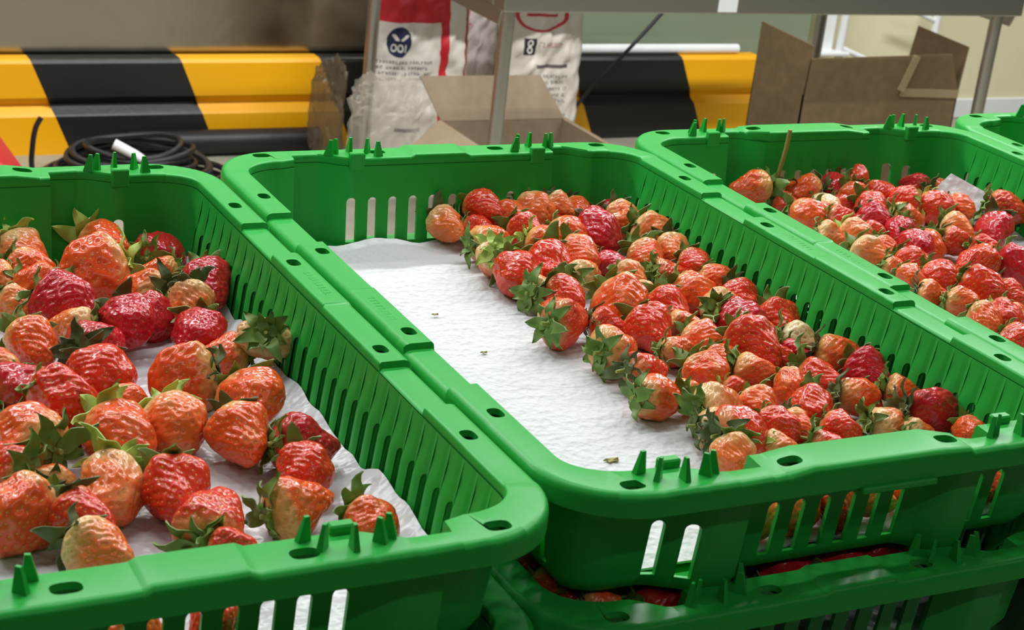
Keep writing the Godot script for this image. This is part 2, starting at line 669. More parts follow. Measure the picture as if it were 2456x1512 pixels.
func foam_mesh(curl_left: float, curl_right: float, curl_back: float, wave: float, sd: int) -> ArrayMesh:
	var n := FastNoiseLite.new()
	n.seed = sd
	n.frequency = 9.0
	n.fractal_octaves = 2
	var s := Shape.new()
	var nx := 56
	var nz := 84
	var top := []
	var hx := 0.1515
	var hz := 0.2415
	for j in nz + 1:
		for i in nx + 1:
			var u := -1.0 + 2.0 * i / nx
			var w := -1.0 + 2.0 * j / nz
			u = signf(u) * (1.0 - pow(1.0 - absf(u), 1.25))
			var x := u * hx
			var z := w * hz
			# round the corners
			var cr := 0.026
			var dx := maxf(0.0, absf(x) - (hx - cr))
			var dz := maxf(0.0, absf(z) - (hz - cr))
			var l := sqrt(dx * dx + dz * dz)
			if dx > 0.0 and dz > 0.0:
				var lim := cr / maxf(l, 1e-6) * maxf(dx, dz) / cr
				x = signf(x) * (hx - cr + dx * lim)
				z = signf(z) * (hz - cr + dz * lim)
			var y := -0.0662 + wave * (0.5 + 0.5 * n.get_noise_2d(x * 1.3, z)) + 0.0006 * n.get_noise_2d(x * 7.0, z * 7.0)
			y += curl_right * pow(clampf((x - 0.122) / 0.03, 0.0, 1.0), 1.7) * (0.75 + 0.5 * n.get_noise_2d(3.0, z * 2.0))
			y += curl_left * pow(clampf((-x - 0.122) / 0.03, 0.0, 1.0), 1.7) * (0.75 + 0.5 * n.get_noise_2d(8.0, z * 2.0))
			y += curl_back * pow(clampf((-z - 0.205) / 0.037, 0.0, 1.0), 1.6) * (0.6 + 0.9 * n.get_noise_2d(x * 2.0, 4.0))
			top.append(Vector3(x, y, z))
	var low := Vector3(0, -0.0013, 0)
	for j in nz:
		for i in nx:
			var a := j * (nx + 1) + i
			s.quad(top[a], top[a + nx + 1], top[a + nx + 2], top[a + 1])
			s.quad(top[a] + low, top[a + nx + 1] + low, top[a + nx + 2] + low, top[a + 1] + low, true)
	for i in nx:
		s.quad(top[i], top[i + 1], top[i + 1] + low, top[i] + low)
		var a := nz * (nx + 1) + i
		s.quad(top[a], top[a + 1], top[a + 1] + low, top[a] + low, true)
	for j in nz:
		var a := j * (nx + 1)
		s.quad(top[a], top[a + nx + 1], top[a + nx + 1] + low, top[a] + low, true)
		s.quad(top[a + nx], top[a + 2 * nx + 1], top[a + 2 * nx + 1] + low, top[a + nx] + low)
	return s.mesh(70.0)


# ---------------------------------------------------------------- strawberries

func berry_radius(kind: int, t: float) -> float:
	var k: Array = [[0.40, 0.30, 1.55, 0.78], [0.43, 0.40, 2.2, 0.58], [0.36, 0.26, 1.45, 0.72], [0.42, 0.34, 2.6, 0.52], [0.39, 0.36, 1.9, 0.66]][kind]
	var t0: float = k[1]
	if t < t0: return k[0] * pow(maxf(0.0, 1.0 - pow((t0 - t) / t0, 2.5)), 0.5)
	return k[0] * pow(maxf(0.0, 1.0 - pow((t - t0) / (1.0 - t0), k[2])), k[3])


func berry_forms(kind: int, seg: int, rings: int) -> Dictionary:
	# one strawberry of unit length, calyx end up, dimpled where its seeds sit; the colour of each point comes later
	var n := FastNoiseLite.new()
	n.seed = 11 + kind
	n.fractal_octaves = 2
	n.frequency = 1.3
	var count := 230
	var sum := []
	var total := 0.0
	for i in 201:
		total += berry_radius(kind, i / 200.0) + 0.02
		sum.append(total)
	var seeds := []
	var j := 0
	for i in count:
		while sum[j] < total * (i + 0.5) / count: j += 1
		var t := j / 200.0
		var a := 2.399963 * i + n.get_noise_2d(i * 3.0, 0.0) * 0.25
		var r := berry_radius(kind, t)
		seeds.append([t, Vector3(cos(a) * r, 0.5 - t, sin(a) * r)])
	var pos := PackedVector3Array()
	var flat := PackedVector3Array()
	var info := PackedVector2Array()   # how far along, how near a seed
	for q in rings + 1:
		var t := 0.5 - 0.5 * cos(PI * (0.02 + 0.98 * q / rings)) if q > 0 else 0.0
		var r := berry_radius(kind, t)
		var lo := 0
		while lo < count and seeds[lo][0] < t - 0.07: lo += 1
		var hi := lo
		while hi < count and seeds[hi][0] < t + 0.07: hi += 1
		for k in seg:
			var a := TAU * k / seg
			var p := Vector3(cos(a) * r, 0.5 - t, sin(a) * r)
			var best := 1.0
			for i in range(lo, hi):
				best = minf(best, p.distance_squared_to(seeds[i][1]))
			var f := exp(-best / (0.027 * 0.027))
			var out := Vector3(p.x, p.y * 0.5, p.z).normalized()
			var lump := n.get_noise_3d(p.x * 1.4, p.y * 1.4, p.z * 1.4)
			p += out * (lump * 0.07 * smoothstep(0.0, 0.25, t) - 0.021 * f * smoothstep(0.02, 0.15, t) + 0.003 * smoothstep(0.0009, 0.004, best))
			if kind == 3: p = Vector3(p.x * 1.14, p.y + 0.05 * absf(p.x) * smoothstep(0.5, 1.0, t) * -2.0, p.z * 0.86)
			if kind == 4: p.x += 0.07 * sin(PI * t)
			pos.append(p)
			info.append(Vector2(t, f))
			flat.append(Vector3(cos(a) * r, 0.5 - t, sin(a) * r))
	var idx := PackedInt32Array()
	var nor := PackedVector3Array(); nor.resize(pos.size())
	for q in rings:
		for k in seg:
			var a := q * seg + k
			var b := q * seg + (k + 1) % seg
			for f in [[a, a + seg, b], [b, a + seg, b + seg]]:
				var c: Vector3 = (pos[f[1]] - pos[f[0]]).cross(pos[f[2]] - pos[f[0]])
				for e in f:
					idx.append(e)
					nor[e] -= c
	for i in nor.size(): nor[i] = nor[i].normalized()
	# the seeds themselves, small pale grains lying in the dimples
	var sd := Shape.new()
	for q in seeds:
		var t: float = q[0]
		if t < 0.05 or t > 0.985: continue
		var best := 0
		var near := 9.0
		var row := int(round(acos(1.0 - 2.0 * t) / PI * rings))
		for rr in range(maxi(1, row - 3), mini(rings, row + 4)):
			for k in seg:
				var d: float = flat[rr * seg + k].distance_squared_to(q[1])
				if d < near:
					near = d
					best = rr * seg + k
		var up: Vector3 = nor[best]
		var c: Vector3 = pos[best] + up * 0.004
		var along := (Vector3.UP - up * up.y).normalized()
		var across := up.cross(along)
		var ends := [c + along * 0.019, c - along * 0.019, c + across * 0.010, c - across * 0.010, c + up * 0.007]
		sd.tri(ends[0], ends[3], ends[4]); sd.tri(ends[3], ends[1], ends[4]); sd.tri(ends[1], ends[2], ends[4]); sd.tri(ends[2], ends[0], ends[4])
	return {"pos": pos, "info": info, "idx": idx, "nor": nor, "seeds": sd.mesh(80.0)}


func berry_mesh(kind: int, tone: String, fine: bool) -> ArrayMesh:
	var key := "%d%s%s" % [kind, tone, fine]
	if proto.has(key): return proto[key]
	var fkey := "form%d%s" % [kind, fine]
	if not proto.has(fkey): proto[fkey] = berry_forms(kind, 96 if fine else 76, 64 if fine else 50)
	var f: Dictionary = proto[fkey]
	var n := FastNoiseLite.new()
	n.seed = 40 + kind * 7 + tone.unicode_at(0)
	n.frequency = 1.3
	# linear colours: body, pale shoulder, how far the shoulder reaches, how patchy
	var c: Array = {
		"c": [Vector3(0.50, 0.013, 0.022), Vector3(0.52, 0.05, 0.03), 0.10, 0.05],
		"r": [Vector3(0.66, 0.036, 0.015), Vector3(0.66, 0.22, 0.08), 0.16, 0.16],
		"o": [Vector3(0.76, 0.085, 0.018), Vector3(0.74, 0.36, 0.12), 0.24, 0.34],
		"p": [Vector3(0.80, 0.150, 0.034), Vector3(0.78, 0.47, 0.20), 0.36, 0.62],
		"w": [Vector3(0.70, 0.32, 0.11), Vector3(0.80, 0.66, 0.36), 0.65, 0.5]}[tone]
	var body: Vector3 = c[0]
	var pale: Vector3 = c[1]
	var col := PackedColorArray()
	for i in f.pos.size():
		var p: Vector3 = f.pos[i]
		var t: float = f.info[i].x
		var near: float = f.info[i].y
		var g := n.get_noise_3d(p.x * 1.8, p.y * 1.2, p.z * 1.8)
		var sh := 1.0 - smoothstep(c[2] * 0.35, c[2] * 1.25 + 0.05, t + g * 0.25)
		sh = clampf(sh + c[3] * smoothstep(0.05, 0.6, g) * 0.8, 0.0, 1.0)
		var v := body.lerp(pale, sh)
		v *= 1.0 + 0.16 * n.get_noise_3d(p.x * 5.0, p.y * 5.0, p.z * 5.0)
		if near > 0.72: v = v.lerp(Vector3(0.50, 0.20, 0.035) if tone != "c" else Vector3(0.34, 0.05, 0.02), 0.55)
		col.append(Color(v.x, v.y, v.z))
	var a := []
	a.resize(Mesh.ARRAY_MAX)
	a[Mesh.ARRAY_VERTEX] = f.pos
	a[Mesh.ARRAY_NORMAL] = f.nor
	a[Mesh.ARRAY_COLOR] = col
	a[Mesh.ARRAY_INDEX] = f.idx
	var m := ArrayMesh.new()
	m.add_surface_from_arrays(Mesh.PRIMITIVE_TRIANGLES, a)
	proto[key] = m
	return m


func sepal_mesh(variant: int) -> ArrayMesh:
	# a pointed leaf that leaves the calyx along +z, folded along its middle and curling
	var s := Shape.new()
	var up := []
	var len: float = [0.34, 0.40, 0.30, 0.37][variant]
	var curl: float = [-0.10, -0.03, 0.10, -0.14][variant]
	var twist: float = [0.2, -0.5, 0.6, -0.1][variant]
	for i in 8:
		var t := i / 7.0
		var w := 0.088 * pow(sin(PI * pow(0.10 + 0.90 * t, 0.72)), 0.85) + 0.002
		if i == 7: w = 0.0015
		var z := 0.03 + len * t
		var y := curl * t * t * 0.8 - 0.03 * t + 0.03 * sin(t * 9.0 + variant)
		var a := twist * t
		var sx := Vector3(cos(a), sin(a), 0) * w
		up.append([Vector3(0, y + 0.018, z) - sx, Vector3(0, y - 0.006, z), Vector3(0, y + 0.018, z) + sx])
	var low := Vector3(0, -0.012, 0)
	for i in 7:
		for k in 2:
			s.quad(up[i][k], up[i + 1][k], up[i + 1][k + 1], up[i][k + 1])
			s.quad(up[i][k] + low, up[i + 1][k] + low, up[i + 1][k + 1] + low, up[i][k + 1] + low, true)
		s.quad(up[i][0] + low, up[i + 1][0] + low, up[i + 1][0], up[i][0])
		s.quad(up[i][2], up[i + 1][2], up[i + 1][2] + low, up[i][2] + low)
	return s.mesh(50.0)


func calyx_mesh(stem: float) -> ArrayMesh:
	# a flat green button with the stub of the stalk
	var s := Shape.new()
	var prof := [Vector2(0.0, 0.018), Vector2(0.035, 0.022)]
	prof = [Vector2(0.075, -0.03), Vector2(0.085, 0.0), Vector2(0.055, 0.022), Vector2(0.032, 0.04)]
	for k in 6: prof.append(Vector2(0.030 - 0.001 * k, 0.05 + stem * k / 5.0))
	var rings := []
	for k in prof.size():
		var ring := []
		var bend := 0.05 * pow(maxf(0.0, prof[k].y), 1.5) * 6.0
		for q in 9:
			var a := TAU * q / 9.0
			ring.append(Vector3(cos(a) * prof[k].x + bend, prof[k].y, -sin(a) * prof[k].x))
		rings.append(ring)
	for k in rings.size() - 1:
		for q in 9: s.quad(rings[k][q], rings[k][(q + 1) % 9], rings[k + 1][(q + 1) % 9], rings[k + 1][q])
	for q in range(1, 8):
		s.tri(rings[-1][0], rings[-1][q], rings[-1][q + 1])
		s.tri(rings[0][0], rings[0][q + 1], rings[0][q])
	return s.mesh(50.0)


func berry(tray: String, x: float, y: float, z: float, yaw: float, pitch: float, mm: int, look: String, label: String) -> void:
	var names := {"A": "berries spread in the left crate", "B": "berries packed in the middle crate", "C": "berries in the right crate", "E": "berries in the crate below"}
	var t := thing("strawberry", label, "strawberry", Vector3(x, y, z), names[tray])
	var d := Vector3(sin(deg_to_rad(yaw)) * cos(deg_to_rad(pitch)), sin(deg_to_rad(pitch)), cos(deg_to_rad(yaw)) * cos(deg_to_rad(pitch)))
	var by := -d
	var bx := by.cross(Vector3.UP if absf(by.y) < 0.95 else Vector3.RIGHT).normalized()
	var bz := bx.cross(by)
	t.basis = Basis(bx, by, bz).rotated(by, dice.randf() * TAU)
	var l := mm / 1000.0
	var kind := dice.randi() % 5
	if look[0] == "c" and kind == 1: kind = 3
	var wide := 0.96 + dice.randf() * 0.17
	part("flesh", berry_mesh(kind, look[0], tray == "A"), M.flesh, t, Transform3D(Basis.from_scale(Vector3(l * wide, l, l * wide * (0.9 + 0.16 * dice.randf()))), Vector3.ZERO))
	if tray != "E":
		var grains := part("seeds", proto["form%d%s" % [kind, tray == "A"]].seeds, M.seed if look[0] != "c" else M.dark_seed, t, t.get_node("flesh").transform)
		grains.set_meta("kind", "stuff")
	var bushy := look[1] == "G"
	var leaf: Material = {"g": M.leaf, "G": M.leaf, "y": M.lime, "d": M.dark, "n": M.leaf}[look[1]]
	var k := l * (1.36 if bushy else 1.2)
	var c := part("calyx", proto.calyx[dice.randi() % 3], M.lime if look[1] == "y" else M.stem, t, Transform3D(Basis.from_scale(Vector3.ONE * k), Vector3(0, l * 0.485, 0)))
	var count := 11 if bushy else 8 + dice.randi() % 2
	var up := 0.35 if bushy else (0.1 + dice.randf() * 0.35)
	for i in count:
		var a := TAU * i / count + dice.randf() * 0.35
		var rise := -up + (dice.randf() - 0.5) * 0.8
		rise = minf(rise, 0.06)
		if look[1] == "n": rise = -absf(rise) * 0.3
		var b := Basis(Vector3.UP, a) * Basis(Vector3.RIGHT, rise)
		part("sepal", proto.sepal[dice.randi() % 4], leaf, c, Transform3D(b.scaled_local(Vector3.ONE * (0.8 + dice.randf() * 0.45)), Vector3.ZERO))


# ---------------------------------------------------------------- room and background

func room() -> void:
	struct("floor", boxed(Vector3(-4.6, -0.2, -3.65), Vector3(7.2, 0.0, 4.6)), M.floor)
	struct("ceiling", boxed(Vector3(-4.6, 2.7, -3.65), Vector3(7.2, 2.85, 4.6)), M.ceiling)
	struct("wall_back", boxed(Vector3(-4.6, 0.0, -3.65), Vector3(7.2, 2.7, -3.5)), M.wall)
	struct("wall_front", boxed(Vector3(-4.6, 0.0, 4.45), Vector3(7.2, 2.7, 4.6)), M.far_wall)
	struct("wall_left", boxed(Vector3(-4.6, 0.0, -3.5), Vector3(-4.45, 2.7, 4.45)), M.far_wall)
	struct("wall_right", boxed(Vector3(7.05, 0.0, -3.5), Vector3(7.2, 2.7, 4.45)), M.far_wall)
	struct("baseboard_back", boxed(Vector3(2.9, 0.0, -3.5), Vector3(7.05, 0.066, -3.488), 0.003), M.white)
	var p := part("steel_panel", boxed(Vector3(-3.6, 0.0, -3.498), Vector3(1.72, 2.3, -3.448), 0.004), M.sheet, self)
	tag(p, "dull reflective steel sheet standing behind the striped barrier", "panel")
	p = part("glass_panel", boxed(Vector3(1.74, 0.0, -3.498), Vector3(2.79, 1.9, -3.46), 0.004), M.glass, self)
	tag(p, "grey green glossy panel behind the white pipe", "panel")


func lamps() -> void:
	for x in [-1.6, -0.15, 1.3, 2.75]:
		for z in [-1.9, -0.45, 1.7]:
			var t := thing("ceiling_light", "long flat ceiling light with a glowing diffuser", "light", Vector3(x, 2.7, z), "ceiling lights over the crates")
			part("housing", boxed(Vector3(-0.63, -0.05, -0.06), Vector3(0.63, 0.0, 0.06), 0.005), M.white, t)
			part("diffuser", boxed(Vector3(-0.6, -0.06, -0.035), Vector3(0.6, -0.0505, 0.035), 0.003), M.lamp, t)
			var l := AreaLight3D.new()
			l.name = "area_light"
			l.area_size = Vector2(1.2, 0.07)
			l.light_color = Color8(248, 250, 252)
			l.light_energy = LIGHT * ((4.0 if x > 2.0 else 2.8) if z < -1.0 else 0.25 if z > 1.0 else 0.5 if x < -1.0 else 1.05)
			l.area_range = 12.0
			l.area_attenuation = 2.0
			l.shadow_enabled = true
			t.add_child(l)
			l.position = Vector3(0, -0.065, 0)
			l.rotation.x = -PI / 2.0


func barrier() -> void:
	var t := thing("safety_barrier", "low yellow and black striped barrier along the foot of the wall", "barrier", Vector3(0, 0, -3.385))
	# profile seen from the end: y up, z towards the room
	var prof := [Vector2(0.0, 0.012), Vector2(0.099, 0.012), Vector2(0.104, 0.009), Vector2(0.122, -0.010), Vector2(0.125, -0.012), Vector2(0.145, 0.004), Vector2(0.147, 0.006), Vector2(0.234, 0.005), Vector2(0.242, 0.0), Vector2(0.245, -0.006), Vector2(0.245, -0.045)]
	for k in range(-4, 7):
		var s := Shape.new()
		var a := -0.02 + 0.3825 * k
		var b := minf(a + 0.3825, 2.66 - 0.105)
		var pts := []
		for e in [a, b]:
			var ring := []
			for q in prof: ring.append(Vector3(e + (0.245 - q.x) * 0.43 + (0.0 if b - a > 0.38 or e == a else 0.0), q.x, q.y))
			ring.append(Vector3(ring[0].x, 0.0, -0.045))
			pts.append(ring)
		var n: int = pts[0].size()
		for q in n: s.quad(pts[0][q], pts[1][q], pts[1][(q + 1) % n], pts[0][(q + 1) % n])
		for q in range(1, n - 1):
			s.tri(pts[0][n - 1], pts[0][q], pts[0][q - 1])
			s.tri(pts[1][n - 1], pts[1][q - 1], pts[1][q])
		part("yellow_segment" if k % 2 == 0 else "black_segment", s.mesh(20.0), M.yellow if k % 2 == 0 else M.black, t)


func table() -> void:
	var t := thing("work_table", "stainless steel open frame table standing over the cardboard boxes", "table", Vector3(0, 0, 0))
	for q in [["front_rail", Vector3(1.118, 0.603, -2.385), Vector3(2.56, 0.652, -2.33)], ["back_rail", Vector3(1.118, 0.603, -3.09), Vector3(2.56, 0.652, -3.045)], ["side_rail", Vector3(1.118, 0.606, -3.045), Vector3(1.16, 0.652, -2.385)], ["side_rail", Vector3(2.518, 0.606, -3.045), Vector3(2.56, 0.652, -2.385)]]:
		part(q[0], boxed(q[1], q[2], 0.003), M.table, t)
	for k in 6:
		part("shelf_bar", piped([Vector3(1.33 + 0.2 * k, 0.636, -3.05), Vector3(1.33 + 0.2 * k, 0.636, -2.38)], 0.008, 10), M.table, t)
	var s := Shape.new()
	s.prism(PackedVector3Array([Vector3(1.124, 0.572, -2.36), Vector3(1.124, 0.606, -2.345), Vector3(1.124, 0.606, -3.08), Vector3(1.124, 0.572, -3.065)]), Vector3(-0.004, 0, 0))
	part("gusset", s.mesh(), M.table, t)
	s = Shape.new()
	s.prism(PackedVector3Array([Vector3(2.555, 0.572, -2.36), Vector3(2.555, 0.606, -2.345), Vector3(2.555, 0.606, -3.08), Vector3(2.555, 0.572, -3.065)]), Vector3(-0.004, 0, 0))
	part("gusset", s.mesh(), M.table, t)
	for q in [[1.1395, -2.352], [1.1395, -3.07], [2.498, -2.352], [2.498, -3.04]]:
		part("leg", piped([Vector3(q[0], 0.02, q[1]), Vector3(q[0], 0.604, q[1])], 0.0158, 20), M.table, t)
		part("foot", piped([Vector3(q[0], 0.0, q[1]), Vector3(q[0], 0.03, q[1])], 0.02, 16), M.rubber, t)
	part("paper_tape", boxed(Vector3(1.655, 0.608, -2.3305), Vector3(1.705, 0.645, -2.3285), 0.0), M.white, t)


func flap(s: Shape, a: Vector3, b: Vector3, c: Vector3, d: Vector3, thick := 0.004) -> void:
	# a sheet of board through four points, given thickness along its normal
	var n := (b - a).cross(c - a).normalized() * thick
	s.prism(PackedVector3Array([a, b, c, d]), n)


func board(called: String, pts: Array, m: Material, t: Node3D) -> MeshInstance3D:
	var s := Shape.new()
	flap(s, pts[0], pts[1], pts[2], pts[3])
	return part(called, s.mesh(30.0), m, t)


func boxes() -> void:
	# open carton under the near end of the table
	var t := thing("cardboard_box", "open light cardboard box with its flaps spread, in front of the bags", "box", Vector3(1.197, 0, -2.75))
	var w := 0.336
	var h := 0.247
	var d := 0.24
	board("bottom", [Vector3(0, 0, 0), Vector3(0, 0, d), Vector3(w, 0, d), Vector3(w, 0, 0)], M.card, t)
	board("panel", [Vector3(0, 0, 0), Vector3(w, 0, 0), Vector3(w, h, 0), Vector3(0, h, 0)], M.card, t)
	board("panel", [Vector3(0, 0, d), Vector3(0, 0, 0), Vector3(0, h, 0), Vector3(0, h, d)], M.card, t)
	board("panel", [Vector3(w, 0, 0), Vector3(w, 0, d), Vector3(w, h, d), Vector3(w, h, 0)], M.card, t)
	board("panel", [Vector3(w, 0, d), Vector3(0, 0, d), Vector3(0, h, d), Vector3(w, h, d)], M.card, t)
	board("flap", [Vector3(0, h, 0), Vector3(w, h, 0), Vector3(w - 0.0645, h + 0.103, -0.03), Vector3(-0.052, h + 0.103, -0.03)], M.card, t)
	board("flap", [Vector3(0, h, d), Vector3(0, h, 0), Vector3(-0.08, h - 0.05, 0.03), Vector3(-0.08, h - 0.05, d - 0.02)], M.card, t)
	board("flap", [Vector3(w, h, 0), Vector3(w, h, d), Vector3(w + 0.075, h - 0.05, d - 0.02), Vector3(w + 0.075, h - 0.05, 0.02)], M.card, t)
	board("flap", [Vector3(w, h, d), Vector3(0, h, d), Vector3(0.01, h - 0.09, d + 0.05), Vector3(w - 0.01, h - 0.09, d + 0.05)], M.card, t)
	# taller brown carton under the far end
	t = thing("cardboard_box", "brown cardboard box with flaps standing up beside the far table leg", "box", Vector3(2.139, 0, -2.6))
	w = 0.512
	h = 0.339
	d = 0.225
	board("bottom", [Vector3(0, 0, -d), Vector3(0, 0, 0), Vector3(w, 0, 0), Vector3(w, 0, -d)], M.card2, t)
	board("panel", [Vector3(w, 0, 0), Vector3(0, 0, 0), Vector3(0, h, 0), Vector3(w, h, 0)], M.card2, t)
	board("panel", [Vector3(0, 0, 0), Vector3(0, 0, -d), Vector3(0, h, -d), Vector3(0, h, 0)], M.card2, t)
	board("panel", [Vector3(w, 0, -d), Vector3(w, 0, 0), Vector3(w, h, 0), Vector3(w, h, -d)], M.card2, t)
	board("panel", [Vector3(0, 0, -d), Vector3(w, 0, -d), Vector3(w, h, -d), Vector3(0, h, -d)], M.card2, t)
	board("flap", [Vector3(0, h, 0), Vector3(0, h, -d), Vector3(0.0, h + 0.138, -d), Vector3(0.006, h + 0.126, 0)], M.card2, t)
	board("flap", [Vector3(w, h, -d), Vector3(w, h, 0), Vector3(w + 0.008, h + 0.122, 0), Vector3(w + 0.002, h + 0.132, -d + 0.02)], M.card2, t)
	board("flap", [Vector3(w, h, 0), Vector3(0, h, 0), Vector3(0.006, h + 0.093, 0.0), Vector3(w - 0.05, h + 0.103, 0.004)], M.card2, t)
	part("tape_strip", boxed(Vector3(0.30, 0.33, 0.0012), Vector3(0.50, 0.352, 0.0026), 0.0), M.tape, t, Transform3D(Basis(Vector3(0, 0, 1), -0.04), Vector3(0, 0.012, 0)))
	part("tape_strip", boxed(Vector3(-0.012, 0.0, 0.0012), Vector3(0.012, 0.10, 0.0026), 0.0), M.tape, t, Transform3D(Basis(Vector3(0, 0, 1), -0.35), Vector3(0.31, 0.345, 0.003)))


func printing(img: Image, rect: Rect2i, c: Color, glyph: int, sd: int) -> void:
	# a line of small dark letter-like marks
	var r := RandomNumberGenerator.new()
	r.seed = sd
	var x := rect.position.x
	while x < rect.end.x - glyph:
		var w := glyph / 2 + r.randi() % maxi(1, glyph / 2)
		if r.randf() > 0.14:
			img.fill_rect(Rect2i(x, rect.position.y, 2, rect.size.y), c)
			img.fill_rect(Rect2i(x, rect.position.y + (rect.size.y - 2) * (r.randi() % 3) / 2, w, 2), c)
			if r.randf() > 0.5: img.fill_rect(Rect2i(x + w - 2, rect.position.y, 2, rect.size.y), c)
		x += w + 3


func sack(called: String, label: String, lo: Vector3, hi: Vector3, img: Image, lean: float, sd: int) -> Node3D:
	# a full paper sack: two bulging faces, pinched edges, wrinkled
	var n := FastNoiseLite.new()
	n.seed = sd
	n.frequency = 7.0
	var s := Shape.new()
	s.with_uv = true
	var c := (lo + hi) / 2.0
	var h := (hi - lo) / 2.0
	var nu := 28
	var nv := 44
	var at := func(u: float, v: float, side: float) -> Vector3:
		var b := pow(maxf(0.0, 1.0 - pow(absf(u), 5.0)), 0.55) * pow(maxf(0.0, 1.0 - pow(absf(v), 7.0)), 0.55)
		var wr := n.get_noise_2d(u * 0.3 + side, v * 0.5) * 0.016 + n.get_noise_2d(u * 1.1, v * 1.4 + side * 3.0) * 0.006
		return Vector3(c.x + u * h.x * (1.0 - 0.04 * v * v) + 0.006 * n.get_noise_2d(v * 0.6, 9.0), c.y + v * h.y, c.z + side * (h.z * b + wr * b) - lean * (v + 1.0))
	for side in [1.0, -1.0]:
		for j in nv:
			for i in nu:
				var q := []
				var tex := []
				for e in [[0, 0], [1, 0], [1, 1], [0, 1]]:
					var u: float = -1.0 + 2.0 * (i + e[0]) / nu
					var v: float = -1.0 + 2.0 * (j + e[1]) / nv
					q.append(at.call(u, v, side))
					tex.append(Vector2(0.5 + 0.5 * u, 0.5 - 0.5 * v) if side > 0.0 else Vector2(0.985, 0.99))
				var first := s.v.size()
				s.quad(q[0], q[1], q[2], q[3], side < 0.0)
				var order := [0, 1, 2, 0, 2, 3] if side > 0.0 else [0, 3, 2, 0, 2, 1]
				for k in 6: s.uv[first + k] = tex[order[k]]
	var m := mat("printed sack", Color.WHITE, 0.45)
	m.albedo_texture = ImageTexture.create_from_image(img)
	m.texture_repeat = false
	var o := part(called, s.mesh(75.0), m, self)
	tag(o, label, "bag", "full sacks behind the light box")
	return o


func disc(img: Image, cx: int, cy: int, rx: float, ry: float, c: Color, hole := 0.0) -> void:
	for y in range(maxi(0, cy - int(ry)), mini(img.get_height(), cy + int(ry) + 1)):
		for x in range(maxi(0, cx - int(rx)), mini(img.get_width(), cx + int(rx) + 1)):
			var d := Vector2((x - cx) / rx, (y - cy) / ry).length()
			if d <= 1.0 and d >= hole: img.set_pixel(x, y, c)


func sacks() -> void:
	var white := Color8(208, 201, 190)
	var red := Color8(190, 30, 40)
	var navy := Color8(28, 34, 66)
	var ink := Color8(92, 84, 84)
	# front sack: red top band and stripe, navy round emblem; 1 px = 0.9 mm; sack 0.30 wide, 0.56 tall
	var im := Image.create(320, 560, false, Image.FORMAT_RGB8)
	im.fill(white)
	im.fill_rect(Rect2i(0, 0, 232, 176), red)
	im.fill_rect(Rect2i(206, 0, 26, 520), red)
	im.fill_rect(Rect2i(292, 0, 12, 520), Color8(150, 30, 42))
	disc(im, 72, 226, 35, 40, navy)
	for k in 26:   # pale strokes of the emblem: two wings over a row of letters
		im.fill_rect(Rect2i(50 + k / 2, 206 + k / 2, 9, 5), white)
		im.fill_rect(Rect2i(88 - k / 2, 206 + k / 2, 9, 5), white)
	disc(im, 58, 242, 9, 11, white, 0.55)
	disc(im, 76, 242, 9, 11, white, 0.55)
	im.fill_rect(Rect2i(89, 232, 4, 21), white)
	for k in 4: printing(im, Rect2i(14, 276 + k * 15, 170 - 12 * (k % 2), 8), ink, 8, 3 + k)
	im.fill_rect(Rect2i(70, 456, 84, 10), navy)
	sack("paper_sack", "white sack with a red top band and navy round emblem", Vector3(1.205, 0.0, -3.285), Vector3(1.492, 0.56, -3.165), im, 0.02, 5)
	# the sack beside it, with pink splashes
	im = Image.create(200, 560, false, Image.FORMAT_RGB8)
	im.fill(Color8(220, 208, 204))
	var r := RandomNumberGenerator.new()
	r.seed = 21
	for k in 44:
		disc(im, 36 + r.randi() % 56, 168 + r.randi() % 70, 2 + r.randf() * 7, 2 + r.randf() * 9, Color8(196, 70, 84) if r.randf() > 0.5 else Color8(208, 128, 130))
	for k in 60:
		disc(im, 20 + r.randi() % 80, 150 + r.randi() % 140, 2 + r.randf() * 3, 3 + r.randf() * 6, Color8(212, 178, 176))
	sack("paper_sack", "pinkish white sack with red blotches, between two other sacks", Vector3(1.452, 0.0, -3.371), Vector3(1.64, 0.56, -3.331), im, 0.0, 8)
	# white sack with a red ring and lines of print, behind the table's near leg
	im = Image.create(300, 560, false, Image.FORMAT_RGB8)
	im.fill(Color8(206, 198, 186))
	disc(im, 120, 152, 96, 46, Color8(186, 40, 48), 0.86)
	im.fill_rect(Rect2i(66, 150, 110, 8), Color8(176, 44, 52))
	var badge := Color8(38, 34, 36)
	im.fill_rect(Rect2i(58, 216, 44, 46), badge)
	disc(im, 80, 229, 11, 10, Color8(222, 216, 206), 0.5)
	disc(im, 80, 248, 11, 10, Color8(222, 216, 206), 0.5)
	printing(im, Rect2i(112, 226, 118, 14), Color8(150, 70, 74), 12, 31)
	im.fill_rect(Rect2i(110, 288, 118, 10), ink)
	for k in 5: printing(im, Rect2i(36, 316 + k * 17, 196, 9), ink, 8, 40 + k)
	for k in 3: printing(im, Rect2i(180, 424 + k * 16, 56, 7), ink, 7, 50 + k)
	sack("paper_sack", "white sack with a red ring and small print, nearest the striped wall gap", Vector3(1.588, 0.0, -3.275), Vector3(1.838, 0.56, -3.165), im, 0.02, 12)


